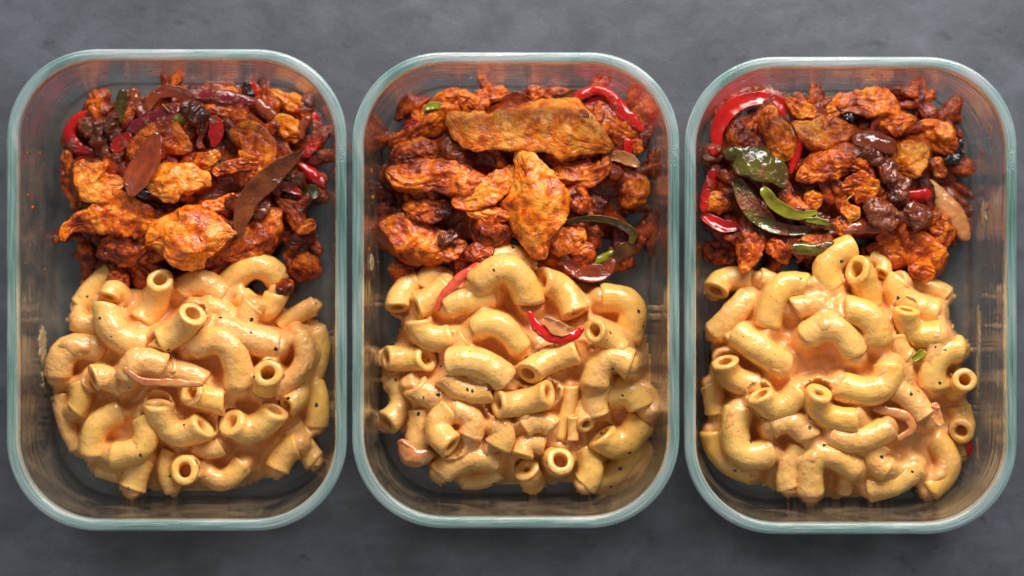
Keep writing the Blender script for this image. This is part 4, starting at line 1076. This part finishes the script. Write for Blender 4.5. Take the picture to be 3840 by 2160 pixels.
v('Rc', 'pale', [(1665, 715, 40), (1740, 800, 64), (1835, 925, 80), (1900, 1025, 62), (1940, 1085, 30)], "lone pale pink strip leaning out toward the outer wall", .1, ratio=.7, q=85)

ONLY = (HM > HM_BEFORE + 2) | ((_yy < 900) & (HM > 20))
for key, b in (('L', (200, 310, 1260, 1100)), ('M', (1370, 310, 2470, 1100)), ('R', (2600, 310, 3660, 1100))):
    o = bed(key, b, "spicy_pan_juice", "rusty wet spice juices clinging between the chicken pieces " + BOXNAME[key], "spice juice", M['juice'], 42, 26, 3, 14, only=ONLY); o["category"] = "spice juice"

# ---- small vegetables lying in the pasta
v('Mp', 'streak', [(415, 345, 12), (450, 270, 22), (540, 170, 26), (640, 105, 24)], "thin pink streak draped over the upper noodles", -.3, q=75)
v('Mp', 'red', [(905, 350, 12), (950, 430, 30), (1040, 485, 34), (1130, 480, 30), (1190, 440, 12)], "dark glossy boat under the fat two-mouthed noodle", -.3, q=92, ratio=.6)
v('Mp', 'sauced_onion', [(990, 390, 20), (1050, 430, 40), (1110, 450, 30)], "cream smeared flesh of the glossy pepper boat", .2, q=90)
v('Mp', 'sauced_onion', [(230, 1040, 32), (290, 1120, 62), (390, 1110, 30)], "brown translucent slice in the corner sauce", .3, q=60)
v('Lp', 'sauced_onion', [(490, 650, 14), (580, 715, 22), (740, 725, 22), (900, 735, 14)], "thin curl lying across the central noodles", -.2, q=90, ratio=.6)
v('Rp', 'sauced_onion', [(980, 860, 18), (1080, 880, 26), (1160, 910, 26), (1180, 970, 22), (1110, 1020, 16)], "glassy brown loop in the sauce", -.2, q=90, ratio=.6)
v('Rp', 'sauced_onion', [(1300, 840, 22), (1310, 900, 30), (1340, 950, 16)], "peppery brown flake near the outer wall noodles", .4, q=65)
v('Rp', 'red', [(1485, 1030, 14), (1485, 1075, 18), (1475, 1110, 12)], "tiny chip squeezed at the outer wall", -.3, q=60)
v('Rp', 'lime', [(1190, 600, 22), (1240, 560, 22)], "grey-green herb-like bit in the dark hollow", .2, q=50)

HM_ALL = HM; HM = HM_BEFORE; NOODLE = (HM_BEFORE > HM_SCRAPS + 1) | (_yy > 1040)
# ---- sauce poured among the noodles, dark paste under the chicken
SA = M['sauce']
o = bed('L', (120, 930, 1290, 1900), "cheese_sauce", "orange-pink cheese sauce pooled between the elbow noodles in the charred-onion box", "sauce", SA, 11, 22, 3, 30, carve=True, only=NOODLE); o["category"] = "sauce"
o = bed('M', (1350, 960, 2540, 1900), "cheese_sauce", "orange-pink cheese sauce pooled between the elbow noodles in the middle box", "sauce", SA, 11, 22, 3, 30, carve=True, only=NOODLE); o["category"] = "sauce"
o = bed('R', (2590, 960, 3720, 1940), "cheese_sauce", "orange-pink cheese sauce pooled between the elbow noodles in the green-pepper box", "sauce", SA, 11, 22, 3, 30, carve=True, only=NOODLE); o["category"] = "sauce"

HM = HM_ALL
# ---- thin herbs and smears
HB = M['herb']
for crop, pts, d in (('Lc', [(722, 195, 5), (745, 222, 6), (775, 252, 4)], "yellow needle on the crimson slice"), ('Lc', [(530, 208, 5), (545, 235, 4)], "short yellow needle near the upright green strip"),
                     ('Mc', [(180, 1000, 4), (205, 965, 5), (200, 945, 4)], "curved pale thread on the big rough knob"), ('Rc', [(325, 750, 5), (350, 775, 5)], "short pale needle on the green curl"),
                     ('Rc', [(1035, 845, 5), (1070, 815, 6), (1105, 785, 4)], "straight needle by the golden cube"), ('Rc', [(395, 1005, 4), (425, 985, 4)], "tiny needle on the tongue-shaped piece")):
    v(crop, 'herb', pts, d, q=92, ratio=.8, nu=10, nv=8)
sm = lambda key, side, along, f, a, b, mat, lb, nm="sauce_smear", cat="smear", th=.0005, sd=1: spot(key, side, along, f, a, b, M[mat], lb, nm, cat, th, sd)
sm('L', 'W', 1300, .72, .0085, .0050, 'smear', "long creamy smear beside the big hump noodle on the outer glass", sd=2)
sm('L', 'W', 1430, .78, .0040, .0030, 'smear', "short creamy smear at the hump noodle's foot on the outer glass", sd=5)
sm('M', 'W', 985, .40, .0030, .0045, 'smear', "blotchy cream smear on the glass by the big rough knob", sd=3)
sm('R', 'E', 1250, .80, .0110, .0022, 'smear', "thin streaky smear on the outer glass by the hollow-ended noodle", sd=7)
sm('R', 'E', 1420, .86, .0120, .0016, 'smear', "long faint streak down the outer glass beside the ridged arch", sd=9)
sm('R', 'E', 1690, .86, .0060, .0016, 'smear', "short faint streak near the tiny red chip on the outer glass", sd=13)
sm('R', 'E', 800, .62, .0050, .0040, 'smear', "ragged cream drip behind the lone pink strip on glass", sd=11)
for i, (key, side, al, f, a, b, d) in enumerate((
    ('L', 'E', 470, .35, .0040, .0040, "orange oil streak high on the inner wall corner"), ('L', 'E', 560, .5, .0022, .0060, "orange oil patch by the long red curve"),
    ('L', 'E', 640, .45, .0016, .0050, "orange oil fleck beside the glossy red strip"), ('L', 'E', 740, .5, .0030, .0060, "lowest orange oil patch on the inner wall"),
    ('R', 'E', 490, .35, .0016, .0008, "small orange fleck high on the outer glass"), ('R', 'E', 505, .45, .0008, .0006, "pinhead orange fleck on the outer glass"),
    ('R', 'E', 570, .70, .0011, .0011, "bright orange dot beside the charred crescent"), ('R', 'E', 770, .45, .0010, .0008, "orange dot lower on the outer glass"),
    ('M', 'W', 740, .5, .0008, .0022, "orange fleck on the glass above the cream smear"), ('M', 'W', 640, .4, .0010, .0010, "tiny orange fleck by the lumpy long slab"))):
    sm(key, side, al, f, a, b, 'oil', d + " " + BOXNAME[key], "oil_spot", "oil spot", .0003, 20 + i)
for key, n in (('L', 34), ('M', 26), ('R', 40)):
    specks(key, n, M['oil'], "scattered pin-head orange oil specks on the glass walls", (420, 1050))
print("objects", len(scene.objects), "max height px", HM.max())
